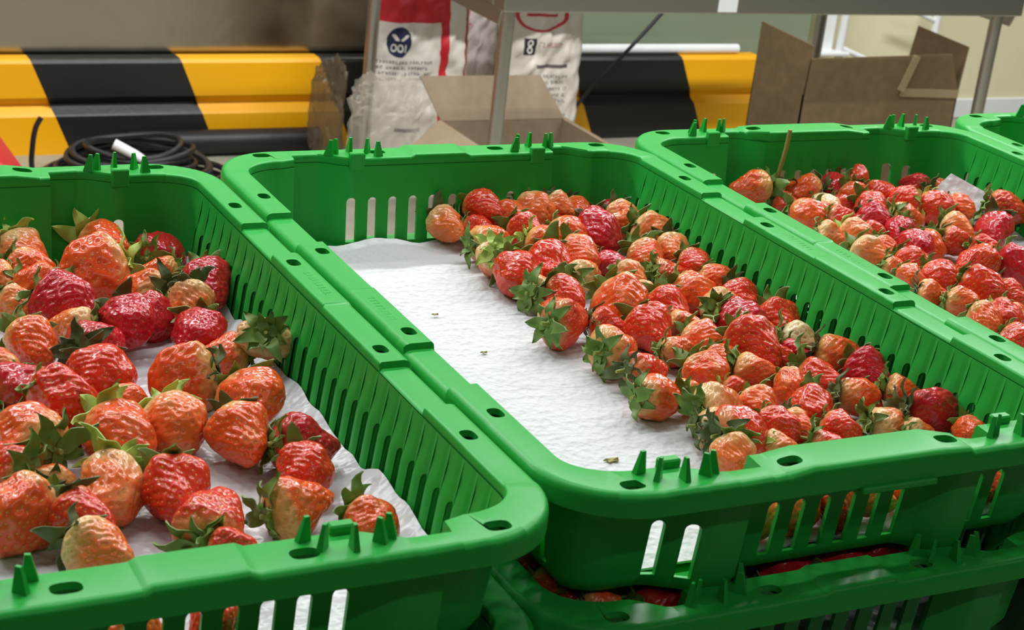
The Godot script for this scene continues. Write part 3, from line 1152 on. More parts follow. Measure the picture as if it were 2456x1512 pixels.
func crumpled(called: String, label: String, c: Vector3, h: Vector3, m: Material, sd: int) -> void:
	# a crushed plastic bag: a closed lump with sharp folds
	var n := FastNoiseLite.new()
	n.seed = sd
	n.frequency = 0.9
	n.fractal_octaves = 2
	var s := Shape.new()
	var nu := 56
	var nv := 40
	var at := func(i: int, j: int) -> Vector3:
		var a := TAU * (i % nu) / nu
		var b := PI * (j / float(nv) - 0.5)
		var d := Vector3(cos(b) * cos(a), sin(b), -cos(b) * sin(a))
		var k := 0.9 + 0.30 * n.get_noise_3d(d.x, d.y, d.z) + 0.20 * absf(n.get_noise_3d(d.x * 3.0 + 4.0, d.y * 2.0, d.z * 3.0)) + 0.16 * absf(n.get_noise_3d(d.x * 7.0, d.y * 5.0 + 2.0, d.z * 7.0))
		return c + Vector3(signf(d.x) * pow(absf(d.x), 0.8) * h.x, signf(d.y) * pow(absf(d.y), 0.8) * h.y, d.z * h.z) * k
	for j in nv:
		for i in nu:
			s.quad(at.call(i, j), at.call(i + 1, j), at.call(i + 1, j + 1), at.call(i, j + 1))
	tag(part(called, s.mesh(35.0), m, self), label, "plastic bag")


func clutter() -> void:
	crumpled("plastic_bag", "crumpled clear plastic bag leaning on the red and white sack", Vector3(1.178, 0.138, -3.0), Vector3(0.115, 0.15, 0.08), M.clear, 3)
	crumpled("plastic_bag", "dirty crumpled plastic film behind the back table leg", Vector3(1.095, 0.13, -3.22), Vector3(0.04, 0.14, 0.07), M.murky, 9)
	tag(part("white_pipe", piped([Vector3(1.72, 0.2605, -3.412), Vector3(2.49, 0.2605, -3.412)], 0.0145, 18), M.white, self), "white pipe lying along the top of the striped barrier", "pipe")
	tag(part("power_cable", piped([Vector3(2.20, 0.5, -3.29), Vector3(2.134, 0.396, -3.30), Vector3(2.027, 0.272, -3.305), Vector3(1.932, 0.169, -3.31), Vector3(1.86, 0.06, -3.31), Vector3(1.90, 0.008, -3.28)], 0.0055, 10, 40), M.rubber, self), "dark cable hanging across the black stripe beside the sack", "cable")
	# white tubular stand against the cream wall
	var t := thing("metal_stand", "white tubular metal stand behind the brown box", "stand", Vector3(2.885, 0, -3.42))
	for x in [0.0, 0.37]:
		part("post", piped([Vector3(x, 0, 0), Vector3(x, 0.72, 0)], 0.0125, 14), M.white, t)
	part("rail", piped([Vector3(0, 0.262, 0), Vector3(0.03, 0.25, 0.01), Vector3(0.16, 0.205, 0.05), Vector3(0.37, 0.20, 0)], 0.009, 12), M.white, t)
	part("rail", piped([Vector3(0.23, 0.392, 0.0), Vector3(0.37, 0.345, 0.0)], 0.008, 12), M.white, t)
	part("back_plate", boxed(Vector3(-0.088, 0.245, -0.03), Vector3(-0.012, 0.72, -0.022), 0.002), M.white, t)
	part("foot_bar", boxed(Vector3(-0.10, 0.236, -0.03), Vector3(0.03, 0.25, 0.02), 0.004), M.white, t)
	# red bin at the far left, coil of cable and hose on the floor
	t = thing("red_bin", "red plastic bin beside the coiled black cable", "bin", Vector3(-0.137, 0, -2.9))
	var s := Shape.new()
	var prof := [[0.0, 0.30, 0.20], [0.122, 0.355, 0.225], [0.127, 0.368, 0.235], [0.138, 0.368, 0.235], [0.146, 0.355, 0.225], [0.192, 0.29, 0.17], [0.197, 0.27, 0.15]]
	for k in prof.size():
		var lo: Array = prof[k]
		var hi: Array = prof[mini(k + 1, prof.size() - 1)]
		for q in 4:
			var a := [Vector2(-1, 1), Vector2(1, 1), Vector2(1, -1), Vector2(-1, -1)]
			var u: Vector2 = a[q]
			var w: Vector2 = a[(q + 1) % 4]
			s.quad(Vector3(u.x * lo[1], lo[0], u.y * lo[2]), Vector3(w.x * lo[1], lo[0], w.y * lo[2]), Vector3(w.x * hi[1], hi[0], w.y * hi[2]), Vector3(u.x * hi[1], hi[0], u.y * hi[2]))
	s.quad(Vector3(-0.27, 0.197, 0.15), Vector3(0.27, 0.197, 0.15), Vector3(0.27, 0.197, -0.15), Vector3(-0.27, 0.197, -0.15))
	part("lidded_body", s.mesh(30.0), M.red, t)
	t = thing("coiled_cable", "loose coil of black cable on the floor before the barrier", "cable", Vector3(0.56, 0, -3.12))
	for k in 9:
		var ring := PackedVector3Array()
		for i in 40:
			var a := TAU * i / 40.0
			ring.append(Vector3(cos(a) * (0.225 - 0.014 * k) + 0.014 * sin(k * 2.0), 0.012 + 0.0105 * k + 0.006 * sin(a * 2.0 + k) + 0.006 * sin(a - 0.6 + k), sin(a) * (0.17 - 0.008 * k)))
		s = Shape.new()
		s.tube(ring, 0.008, 8, true)
		part("loop", s.mesh(60.0), M.rubber, t)
	tag(part("hose", piped([Vector3(0.60, 0.034, -3.334), Vector3(0.85, 0.034, -3.334), Vector3(1.12, 0.034, -3.334)], 0.034, 14, 24), M.rubber, self), "thick black hose lying along the foot of the barrier", "hose")
	tag(part("bent_tube", piped([Vector3(0.318, 0.19, -3.05), Vector3(0.306, 0.165, -3.052), Vector3(0.300, 0.12, -3.055), Vector3(0.302, 0.06, -3.06), Vector3(0.33, 0.012, -3.03), Vector3(0.45, 0.011, -2.95)], 0.0065, 10, 30), M.rubber, self), "grey black tube end standing up beside the red bin", "tube")
	tag(part("white_plug", piped([Vector3(0.484, 0.128, -3.03), Vector3(0.53, 0.106, -3.01), Vector3(0.546, 0.097, -3.00)], 0.013, 12, 0, 0.8), M.white, self), "white plastic plug lying on the coiled black cable", "plug")
	bench()


func bench() -> void:
	var t := thing("bench", "steel bench carrying the stacked green crates", "bench", Vector3(0.17, 0, -0.02))
	part("bench_top", boxed(Vector3(-0.92, 0.775, -0.38), Vector3(0.97, 0.8055, 0.36), 0.004), M.table, t)
	for x in [-0.87, 0.92]:
		for z in [-0.33, 0.31]:
			part("leg", piped([Vector3(x, 0, z), Vector3(x, 0.78, z)], 0.019, 16), M.table, t)


# ---------------------------------------------------------------- trays

func trays() -> void:
	proto.rim = rim_mesh()
	proto.basket = basket_mesh()
	proto.tine = tine_mesh()
	var a := Vector3(-0.3622, RIM, 0.0201)
	var b := Vector3(0, RIM, 0)
	var c := Vector3(0.3579, RIM, -0.0268)
	var d := Vector3(0.7190, RIM, -0.052)
	var low := Vector3(0, -0.0722, 0)
	crate(a, 0.0068, "green slotted crate holding loose large strawberries on glossy foam, cut by the left edge")
	crate(b, PI, "green slotted crate half filled with strawberries, half bare white foam")
	crate(c, -0.004, "green slotted crate of mixed strawberries with a dried stalk standing up")
	crate(d, PI - 0.003, "green slotted crate with crumpled film, only its corner showing at the far right")
	crate(a + low + Vector3(0.004, 0, -0.003), PI + 0.006, "lower green crate under the one of loose large strawberries")
	crate(b + low + Vector3(0.002, 0, 0.0), 0.0, "lower green crate under the half filled one, berries peeping out")
	crate(c + low + Vector3(0.003, 0, 0.002), PI - 0.004, "lower green crate under the one with the dried stalk")
	crate(d + low, 0.0, "lower green crate at the far end of the bench row")
	var f := part("foam_sheet", foam_mesh(0.004, 0.016, 0.004, 0.003, 4), M.film, self, Transform3D(Basis(Vector3.UP, 0.0068), a))
	tag(f, "glossy white foam sheet under the loose large strawberries", "foam sheet", "foam sheets lining the crates")
	f = part("foam_sheet", foam_mesh(0.010, 0.006, 0.006, 0.0035, 9), M.foam, self, Transform3D(Basis(), b))
	tag(f, "plain white foam sheet, left half bare, beside the packed rows", "foam sheet", "foam sheets lining the crates")
	f = part("foam_sheet", foam_mesh(0.004, 0.006, 0.004, 0.003, 15), M.film, self, Transform3D(Basis(Vector3.UP, -0.004), c))
	tag(f, "white foam sheet with a folded corner in the stalk crate", "foam sheet", "foam sheets lining the crates")
	var s := Shape.new()
	flap(s, Vector3(0.112, -0.055, -0.222), Vector3(0.127, -0.060, -0.145), Vector3(0.137, -0.034, -0.150), Vector3(0.126, -0.026, -0.208), 0.0013)
	part("folded_corner", s.mesh(), M.film, f)
	f = part("foam_sheet", foam_mesh(0.004, 0.004, 0.004, 0.002, 19), M.film, self, Transform3D(Basis(), b + low))
	tag(f, "white foam sheet in the crate below the half filled one", "foam sheet", "foam sheets lining the crates")
	crumpled("plastic_film", "crumpled clear film lying in the far right crate", Vector3(0.712, 0.937, -0.335 + 0.05), Vector3(0.05, 0.034, 0.04), M.clear, 14)
	# a dried stalk with its withered leaves, standing among the berries
	var t := thing("dried_stalk", "thin dried stalk standing up beside the back wall of the crate", "stalk", Vector3(0.3215, 0.892, -0.268))
	part("stalk", piped([Vector3(0, 0, 0), Vector3(0.001, 0.02, 0.0), Vector3(0.0035, 0.037, 0.0), Vector3(0.0055, 0.05, 0.0), Vector3(0.0065, 0.066, 0.0)], 0.0019, 8, 16), M.straw, t)
	for q in [[0.006, 0.4], [0.012, 2.4], [0.018, 4.2], [0.024, 1.2]]:
		part("withered_leaf", proto.sepal[1], M.dark, t, Transform3D(Basis(Vector3.UP, q[1]).scaled_local(Vector3.ONE * 0.045), Vector3(0.0005, q[0], 0)))
	# dry flakes on the bare foam
	var flakes := [[-0.064, 0.131, 0.006, "pale dry petal on bare foam near the front rim"], [-0.071, -0.099, 0.003, "tiny grey speck on bare foam, farther back"], [-0.067, -0.031, 0.003, "tiny tan flake in the middle of the bare foam"]]
	for q in flakes:
		s = Shape.new()
		var l: float = q[2]
		var ring := []
		for k in 9: ring.append(Vector3(cos(TAU * k / 9.0) * l * (0.8 + 0.3 * sin(k * 2.3)), l * 0.25 * absf(sin(k * 1.7)), -sin(TAU * k / 9.0) * l * 0.5 * (0.8 + 0.3 * cos(k * 3.1))))
		for k in 9:
			s.tri(Vector3(0, l * 0.1, 0), ring[k], ring[(k + 1) % 9])
			s.tri(Vector3(0, l * 0.1 - 0.0006, 0), ring[(k + 1) % 9] - Vector3(0, 0.0006, 0), ring[k] - Vector3(0, 0.0006, 0))
			s.quad(ring[k], ring[k] - Vector3(0, 0.0006, 0), ring[(k + 1) % 9] - Vector3(0, 0.0006, 0), ring[(k + 1) % 9])
		tag(part("dry_flake", s.mesh(), M.straw, self, Transform3D(Basis(), Vector3(q[0], RIM - 0.0632, q[1]))), q[3], "flake")


func _ready() -> void:
	dice.seed = 20
	var cam := Camera3D.new()
	cam.name = "camera"
	add_child(cam)
	cam.transform = Transform3D(Basis(Vector3(0.88934889, 0.10596157, 0.44478163), Vector3(0.07187965, 0.92827923, -0.3648712), Vector3(-0.45154388, 0.35646854, 0.81794762)), Vector3(-0.55189271, RIM + 0.35808056, 0.87887694))
	var ca := CameraAttributesPhysical.new()
	ca.frustum_focal_length = 65.73
	ca.frustum_focus_distance = 1.15
	ca.exposure_aperture = 30.0
	cam.attributes = ca
	cam.keep_aspect = Camera3D.KEEP_HEIGHT
	cam.fov = 20.6918
	cam.near = 0.05
	cam.far = 60.0
	cam.current = true
	var we := WorldEnvironment.new()
	we.name = "world"
	var e := Environment.new()
	e.background_mode = Environment.BG_COLOR
	e.background_color = Color8(20, 20, 20)
	e.tonemap_mode = Environment.TONE_MAPPER_LINEAR
	e.tonemap_exposure = EXPOSURE
	e.sdfgi_enabled = true
	e.ssao_enabled = true
	e.ssil_enabled = true
	we.environment = e
	add_child(we)
	materials()
	lamps()
	room()
	barrier()
	table()
	proto.calyx = [calyx_mesh(0.05), calyx_mesh(0.14), calyx_mesh(0.02)]
	proto.sepal = [sepal_mesh(0), sepal_mesh(1), sepal_mesh(2), sepal_mesh(3)]
	trays()
	boxes()
	sacks()
	clutter()
	berries()


func berries() -> void:
	berry("A", -0.3481, 0.8987, -0.1779, -100, -8, 31, "og", "small orange-red strawberry, green leaves right, left crate, row one from back, first from left")
	berry("A", -0.3220, 0.9036, -0.2154, 18, -30, 36, "py", "pale orange strawberry, lime leaves facing up, left crate, row one from back, second from left")
	berry("A", -0.3217, 0.9029, -0.1850, 32, -8, 35, "og", "orange-red strawberry, green leaves left, left crate, row one from back, third from left")
	berry("A", -0.2641, 0.9067, -0.2121, 16, 10, 49, "oy", "large orange-red strawberry, lime leaves left, left crate, row one from back, fourth from left")
	berry("A", -0.2412, 0.8990, -0.1777, -100, -8, 31, "og", "small orange-red strawberry, green leaves right, left crate, row one from back, fifth from left")
	berry("A", -0.2289, 0.9014, -0.2043, 131, -8, 38, "cn", "deep red strawberry, no leaves showing, left crate, row one from back, sixth from left")
	berry("A", -0.3420, 0.8978, -0.1363, 20, -10, 28, "pg", "small pale orange strawberry, green leaves left, left crate, row two from back, first from left")
	berry("A", -0.3249, 0.9018, -0.1579, -79, -8, 33, "og", "orange-red strawberry, green leaves right, left crate, row two from back, second from left")
	berry("A", -0.3164, 0.9022, -0.1209, 41, -8, 40, "cn", "deep red strawberry, no leaves showing, left crate, row two from back, third from left")
	berry("A", -0.2845, 0.9041, -0.1714, -78, -8, 45, "oy", "large orange-red strawberry, lime leaves right, left crate, row two from back, fourth from left")
	berry("A", -0.2595, 0.9018, -0.1420, -149, -8, 39, "od", "orange-red strawberry, dark leaves right, left crate, row two from back, fifth from left")
	berry("A", -0.2224, 0.9066, -0.1225, -6, -8, 45, "cg", "large deep red strawberry, green leaves behind, left crate, row two from back, sixth from left")
	berry("A", -0.3458, 0.9019, -0.0613, 12, -8, 39, "og", "orange-red strawberry, green leaves left, left crate, row three from back, first from left")
	berry("A", -0.3185, 0.8993, -0.0950, -127, -8, 32, "pg", "small pale orange strawberry, green leaves right, left crate, row three from back, second from left")
	berry("A", -0.2875, 0.9037, -0.0799, -3, -5, 41, "cd", "deep red strawberry, dark leaves behind, left crate, row three from back, third from left")
	berry("A", -0.2649, 0.8984, -0.1001, -47, -8, 31, "cn", "small deep red strawberry, no leaves showing, left crate, row three from back, fourth from left")
	berry("A", -0.2516, 0.9022, -0.0586, -29, -8, 40, "cn", "deep red strawberry, no leaves showing, left crate, row three from back, fifth from left")
	berry("A", -0.2425, 0.9039, -0.0974, -13, -35, 37, "pd", "pale orange strawberry, dark leaves facing up, left crate, row three from back, sixth from left")
	berry("A", -0.3709, 0.8975, -0.0460, -145, -8, 27, "og", "small orange-red strawberry, green leaves right, left crate, row four from back, first from left")
	berry("A", -0.3609, 0.9031, -0.0018, 101, 10, 44, "cn", "deep red strawberry, no leaves showing, left crate, row four from back, second from left")
	berry("A", -0.3181, 0.9009, -0.0143, 8, -8, 38, "rd", "red strawberry, dark leaves left, left crate, row four from back, third from left")
	berry("A", -0.3093, 0.9037, -0.0536, 128, -8, 40, "cd", "deep red strawberry, dark leaves left, left crate, row four from back, fourth from left")
	berry("A", -0.2424, 0.8992, -0.0321, -102, -8, 32, "og", "small orange-red strawberry, green leaves right, left crate, row four from back, fifth from left")
	berry("A", -0.2180, 0.9113, -0.0245, 157, -35, 32, "pG", "pale orange strawberry, bushy leaves facing up, left crate, row four from back, sixth from left")
	berry("A", -0.3773, 0.9035, 0.0623, -151, -8, 45, "og", "large orange-red strawberry, green leaves right, left crate, row five from back, first from left")
	berry("A", -0.3491, 0.9046, 0.0312, 32, -8, 44, "rg", "large red strawberry, green leaves left, left crate, row five from back, second from left")
	berry("A", -0.3095, 0.8976, 0.0110, 53, -8, 22, "og", "small orange-red strawberry, green leaves left, left crate, row five from back, third from left")
	berry("A", -0.2968, 0.9015, 0.0565, 3, -5, 38, "py", "pale orange strawberry, lime leaves behind, left crate, row five from back, fourth from left")
	berry("A", -0.2759, 0.9018, 0.0016, -98, -8, 39, "od", "orange-red strawberry, dark leaves right, left crate, row five from back, fifth from left")
	berry("A", -0.2503, 0.9034, 0.0422, -5, 10, 44, "on", "orange-red strawberry, no leaves showing, left crate, row five from back, sixth from left")
	berry("A", -0.3939, 0.9015, 0.0866, -143, -8, 37, "rn", "red strawberry, no leaves showing, left crate, row six from back, first from left")
	berry("A", -0.3729, 0.8981, 0.0996, 172, -8, 28, "od", "small orange-red strawberry, dark leaves in front, left crate, row six from back, second from left")
	berry("A", -0.3512, 0.9034, 0.1250, -29, -8, 45, "py", "large pale orange strawberry, lime leaves behind, left crate, row six from back, third from left")
	berry("A", -0.3298, 0.9040, 0.0719, 12, -8, 45, "oy", "large orange-red strawberry, lime leaves left, left crate, row six from back, fourth from left")
	berry("A", -0.2683, 0.9027, 0.0857, -4, -8, 42, "od", "orange-red strawberry, dark leaves behind, left crate, row six from back, fifth from left")
	berry("A", -0.2370, 0.9013, 0.0985, 87, -8, 39, "cn", "deep red strawberry, no leaves showing, left crate, row six from back, sixth from left")
	berry("A", -0.3974, 0.9018, 0.1404, -52, -8, 40, "on", "orange-red strawberry, no leaves showing, left crate, row seven from back, first from left")
	berry("A", -0.3683, 0.9031, 0.1568, 25, -8, 39, "rd", "red strawberry, dark leaves left, left crate, row seven from back, second from left")
	berry("A", -0.3199, 0.9025, 0.1380, -9, -5, 42, "rg", "red strawberry, green leaves behind, left crate, row seven from back, third from left")
	berry("A", -0.3099, 0.9034, 0.1685, 150, 10, 45, "rn", "large red strawberry, no leaves showing, left crate, row seven from back, fourth from left")
	berry("A", -0.2638, 0.9017, 0.1616, 99, 5, 39, "og", "orange-red strawberry, green leaves left, left crate, row seven from back, fifth from left")
	berry("A", -0.2474, 0.9015, 0.1268, -2, -8, 33, "rg", "red strawberry, green leaves behind, left crate, row seven from back, sixth from left")
	berry("A", -0.3737, 0.9000, 0.2493, 8, -8, 31, "on", "orange-red strawberry against the front wall, left crate, second from left behind slots")
	berry("A", -0.3692, 0.9047, 0.1884, 38, -8, 36, "pd", "pale orange strawberry, dark leaves left, left crate, row eight from back, second from left")
	berry("A", -0.3372, 0.9002, 0.2508, -38, -8, 32, "rn", "red strawberry against the front wall, left crate, first from left behind slots")
	berry("A", -0.3100, 0.9031, 0.1996, 54, -8, 26, "rn", "small red strawberry, no leaves showing, left crate, row eight from back, fourth from left")
	berry("A", -0.2344, 0.8989, 0.1859, 20, -8, 31, "og", "small orange-red strawberry, green leaves left, left crate, row eight from back, fifth from left")
	berry("B", -0.0022, 0.9008, -0.2308, 8, -8, 36, "pd", "pale orange strawberry, dark leaves left, middle crate, row one from back, first from left")
	berry("B", 0.0307, 0.9104, -0.2353, 23, -8, 36, "rg", "red strawberry, green leaves left, middle crate, row one from back, second from left")
	berry("B", 0.0546, 0.9015, -0.2313, 23, -8, 39, "og", "large orange-red strawberry, green leaves left, middle crate, row one from back, third from left")
	berry("B", 0.0745, 0.9085, -0.2360, 5, -8, 33, "pg", "pale orange strawberry, green leaves left, middle crate, row one from back, fourth from left")
	berry("B", 0.0962, 0.9107, -0.2346, 22, -8, 26, "pd", "small pale orange strawberry, dark leaves left, middle crate, row one from back, fifth from left")
	berry("B", 0.1134, 0.9027, -0.2362, 4, -8, 33, "od", "orange-red strawberry, dark leaves left, middle crate, row one from back, sixth from left")
	berry("B", 0.1374, 0.9031, -0.2365, -131, -8, 31, "cd", "deep red strawberry, dark leaves right, middle crate, row one from back, seventh from left")
	berry("B", 0.0119, 0.9007, -0.1880, 104, -8, 36, "og", "orange-red strawberry, green leaves left, middle crate, row two from back, first from left")
	berry("B", 0.0195, 0.8998, -0.2231, 50, -8, 26, "rn", "small red strawberry, no leaves showing, middle crate, row two from back, second from left")
	berry("B", 0.0511, 0.9028, -0.2020, 23, -8, 32, "rg", "red strawberry, green leaves left, middle crate, row two from back, third from left")
	berry("B", 0.0770, 0.9024, -0.1867, 23, -8, 36, "on", "orange-red strawberry, no leaves showing, middle crate, row two from back, fourth from left")
	berry("B", 0.0920, 0.8975, -0.2262, 81, -8, 28, "ry", "red strawberry, lime leaves left, middle crate, row two from back, fifth from left")
	berry("B", 0.1394, 0.9053, -0.2062, 3, -8, 36, "pd", "pale orange strawberry, dark leaves left, middle crate, row two from back, sixth from left")
	berry("B", -0.0010, 0.8998, -0.1564, 154, -55, 34, "py", "pale orange strawberry, lime leaves facing up, middle crate, row three from back, first from left")
	berry("B", 0.0511, 0.9029, -0.1760, 50, -8, 30, "oy", "orange-red strawberry, lime leaves left, middle crate, row three from back, second from left")
	berry("B", 0.0683, 0.9034, -0.1478, 6, -8, 37, "og", "orange-red strawberry, green leaves left, middle crate, row three from back, third from left")
	berry("B", 0.1022, 0.9033, -0.1832, -10, -8, 45, "cd", "large deep red strawberry, dark leaves left, middle crate, row three from back, fourth from left")
	berry("B", 0.1436, 0.9036, -0.1405, -8, -8, 35, "pd", "pale orange strawberry, dark leaves left, middle crate, row three from back, fifth from left")
	berry("B", 0.1437, 0.9057, -0.1735, 21, -8, 34, "pG", "pale orange strawberry, bushy leaves left, middle crate, row three from back, sixth from left")
	berry("B", 0.0039, 0.9009, -0.1245, -6, -8, 38, "rg", "large red strawberry, green leaves left, middle crate, row four from back, first from left")
	berry("B", 0.0332, 0.9028, -0.1327, -16, -8, 43, "rn", "large red strawberry, no leaves showing, middle crate, row four from back, second from left")
	berry("B", 0.0551, 0.8996, -0.1187, 116, -8, 34, "pg", "pale orange strawberry, green leaves left, middle crate, row four from back, third from left")
	berry("B", 0.0892, 0.8972, -0.1398, 50, -8, 27, "cn", "small deep red strawberry, no leaves showing, middle crate, row four from back, fourth from left")
	berry("B", 0.1199, 0.9008, -0.1375, 5, -8, 36, "oG", "orange-red strawberry, bushy leaves left, middle crate, row four from back, fifth from left")
	berry("B", 0.1438, 0.9038, -0.1074, 4, -8, 34, "rn", "red strawberry, no leaves showing, middle crate, row four from back, sixth from left")
	berry("B", 0.0094, 0.8983, -0.0991, 116, -8, 31, "pG", "pale orange strawberry, bushy leaves left, middle crate, row five from back, first from left")
	berry("B", 0.0158, 0.9030, -0.0733, 8, -8, 35, "rn", "red strawberry, no leaves showing, middle crate, row five from back, second from left")
	berry("B", 0.0821, 0.8970, -0.0767, 24, -8, 27, "pd", "small pale orange strawberry, dark leaves left, middle crate, row five from back, third from left")
	berry("B", 0.0882, 0.8986, -0.1067, 6, -8, 30, "pg", "pale orange strawberry, green leaves left, middle crate, row five from back, fourth from left")
	berry("B", 0.1186, 0.9000, -0.1035, 80, -8, 34, "rG", "red strawberry, bushy leaves left, middle crate, row five from back, fifth from left")
	berry("B", 0.1426, 0.9022, -0.0776, 23, -8, 32, "on", "orange-red strawberry, no leaves showing, middle crate, row five from back, sixth from left")
	berry("B", -0.0057, 0.9024, -0.0344, 114, -8, 41, "rg", "large red strawberry, green leaves left, middle crate, row six from back, first from left")
	berry("B", 0.0472, 0.9019, -0.0551, -4, -8, 40, "og", "large orange-red strawberry, green leaves left, middle crate, row six from back, second from left")
	berry("B", 0.0827, 0.8999, -0.0478, -5, -8, 35, "rg", "red strawberry, green leaves left, middle crate, row six from back, third from left")
	berry("B", 0.1150, 0.8998, -0.0678, 23, -8, 35, "og", "orange-red strawberry, green leaves left, middle crate, row six from back, fourth from left")
	berry("B", 0.1212, 0.8986, -0.0430, 137, -20, 30, "pG", "pale orange strawberry, bushy leaves in front, middle crate, row six from back, fifth from left")
	berry("B", 0.1439, 0.9014, -0.0476, 4, -8, 34, "rd", "red strawberry, dark leaves left, middle crate, row six from back, sixth from left")
	berry("B", 0.0241, 0.8978, -0.0286, 51, -8, 29, "rd", "red strawberry, dark leaves left, middle crate, row seven from back, first from left")
	berry("B", 0.0444, 0.9012, -0.0079, -4, -8, 38, "rg", "red strawberry, green leaves left, middle crate, row seven from back, second from left")
	berry("B", 0.0757, 0.8982, 0.0065, 25, -8, 29, "og", "orange-red strawberry, green leaves left, middle crate, row seven from back, third from left")
	berry("B", 0.0793, 0.8976, -0.0217, 51, -8, 26, "og", "small orange-red strawberry, green leaves left, middle crate, row seven from back, fourth from left")
	berry("B", 0.1125, 0.9016, -0.0027, 51, -8, 39, "cn", "large deep red strawberry, no leaves showing, middle crate, row seven from back, fifth from left")
	berry("B", 0.1429, 0.9011, -0.0007, -8, -8, 37, "rG", "red strawberry, bushy leaves left, middle crate, row seven from back, sixth from left")
	berry("B", 0.0052, 0.9005, 0.0132, 113, -8, 36, "og", "orange-red strawberry, green leaves left, middle crate, row eight from back, first from left")
	berry("B", 0.0083, 0.8998, 0.0449, 98, -8, 34, "rd", "red strawberry, dark leaves left, middle crate, row eight from back, second from left")
	berry("B", 0.0478, 0.8975, 0.0192, 78, -8, 27, "og", "small orange-red strawberry, green leaves left, middle crate, row eight from back, third from left")
	berry("B", 0.0687, 0.8978, 0.0417, -5, -8, 26, "og", "small orange-red strawberry, green leaves left, middle crate, row eight from back, fourth from left")
	berry("B", 0.1265, 0.8976, 0.0449, 25, -8, 29, "cn", "deep red strawberry, no leaves showing, middle crate, row eight from back, fifth from left")
	berry("B", 0.1411, 0.8998, 0.0286, 51, -8, 33, "wg", "whitish unripe strawberry, green leaves left, middle crate, row eight from back, sixth from left")
	berry("B", 0.0201, 0.8969, 0.0787, 119, -8, 26, "oG", "small orange-red strawberry, bushy leaves left, middle crate, row nine from back, first from left")
	berry("B", 0.0431, 0.8992, 0.0612, 8, -8, 32, "oG", "orange-red strawberry, bushy leaves left, middle crate, row nine from back, second from left")
	berry("B", 0.0780, 0.9007, 0.0705, 52, -8, 37, "og", "orange-red strawberry, green leaves left, middle crate, row nine from back, third from left")
	berry("B", 0.0911, 0.9072, 0.0451, 6, -8, 43, "rg", "large red strawberry, green leaves left, middle crate, row nine from back, fourth from left")
	berry("B", 0.1094, 0.8959, 0.0477, 25, -8, 24, "rn", "small red strawberry, no leaves showing, middle crate, row nine from back, fifth from left")
	berry("B", 0.1419, 0.9054, 0.0658, 51, -8, 34, "od", "orange-red strawberry, dark leaves left, middle crate, row nine from back, sixth from left")
	berry("B", -0.0071, 0.8994, 0.0824, 97, -8, 33, "og", "orange-red strawberry, green leaves left, middle crate, row ten from back, first from left")
	berry("B", 0.0206, 0.9009, 0.1102, 96, -8, 34, "pg", "pale orange strawberry, green leaves left, middle crate, row ten from back, second from left")
	berry("B", 0.0530, 0.8966, 0.0849, 52, -8, 25, "ry", "small red strawberry, lime leaves left, middle crate, row ten from back, third from left")
	berry("B", 0.0824, 0.8996, 0.0967, -22, -8, 28, "on", "small orange-red strawberry, no leaves showing, middle crate, row ten from back, fourth from left")
	berry("B", 0.1126, 0.9004, 0.0894, 25, -8, 36, "rG", "red strawberry, bushy leaves left, middle crate, row ten from back, fifth from left")
	berry("B", 0.1438, 0.9055, 0.0969, 4, -8, 34, "cg", "deep red strawberry, green leaves left, middle crate, row ten from back, sixth from left")
	berry("B", 0.0079, 0.8972, 0.1288, 76, -10, 28, "pd", "small pale orange strawberry, dark leaves left, middle crate, row eleven from back, first from left")
	berry("B", 0.0465, 0.8994, 0.1175, -4, -8, 34, "on", "orange-red strawberry, no leaves showing, middle crate, row eleven from back, second from left")
	berry("B", 0.0815, 0.9002, 0.1244, -15, -8, 34, "rg", "red strawberry, green leaves behind, middle crate, row eleven from back, third from left")
	berry("B", 0.1155, 0.9035, 0.1200, 77, -8, 30, "od", "orange-red strawberry, dark leaves left, middle crate, row eleven from back, fourth from left")
	berry("B", 0.1326, 0.8967, 0.1141, 5, -8, 24, "on", "small orange-red strawberry, no leaves showing, middle crate, row eleven from back, fifth from left")
	berry("B", 0.1459, 0.9062, 0.1279, 52, -8, 27, "oG", "small orange-red strawberry, bushy leaves left, middle crate, row eleven from back, sixth from left")
	berry("B", 0.0118, 0.9024, 0.1477, 95, -8, 34, "rd", "red strawberry, dark leaves left, middle crate, row twelve from back, first from left")
	berry("B", 0.0387, 0.9020, 0.1451, 28, -8, 30, "rn", "red strawberry, no leaves showing, middle crate, row twelve from back, second from left")
	berry("B", 0.0575, 0.8982, 0.1433, 8, -8, 30, "od", "orange-red strawberry, dark leaves left, middle crate, row twelve from back, third from left")
	berry("B", 0.0809, 0.8981, 0.1522, 27, -8, 28, "rn", "small red strawberry, no leaves showing, middle crate, row twelve from back, fourth from left")
	berry("B", 0.1147, 0.9002, 0.1533, 76, -8, 28, "pG", "pale orange strawberry, bushy leaves left, middle crate, row twelve from back, fifth from left")
	berry("B", 0.1429, 0.9054, 0.1566, 77, -8, 37, "cd", "deep red strawberry, dark leaves left, middle crate, row twelve from back, sixth from left")
	berry("B", -0.0064, 0.9002, 0.1689, -29, -20, 29, "pn", "pale orange strawberry, no leaves showing, middle crate, row thirteen from back, first from left")
	berry("B", 0.0311, 0.8978, 0.1615, 52, -8, 25, "py", "small pale orange strawberry, lime leaves left, middle crate, row thirteen from back, second from left")
	berry("B", 0.0614, 0.8989, 0.1676, 52, -8, 26, "rn", "small red strawberry, no leaves showing, middle crate, row thirteen from back, third from left")
	berry("B", 0.0680, 0.9003, 0.2275, 18, -8, 32, "od", "orange-red strawberry against the front wall, middle crate, fifth from left behind slots")
	berry("B", 0.1243, 0.8999, 0.1704, 76, -8, 24, "pn", "small pale orange strawberry, no leaves showing, middle crate, row thirteen from back, fifth from left")
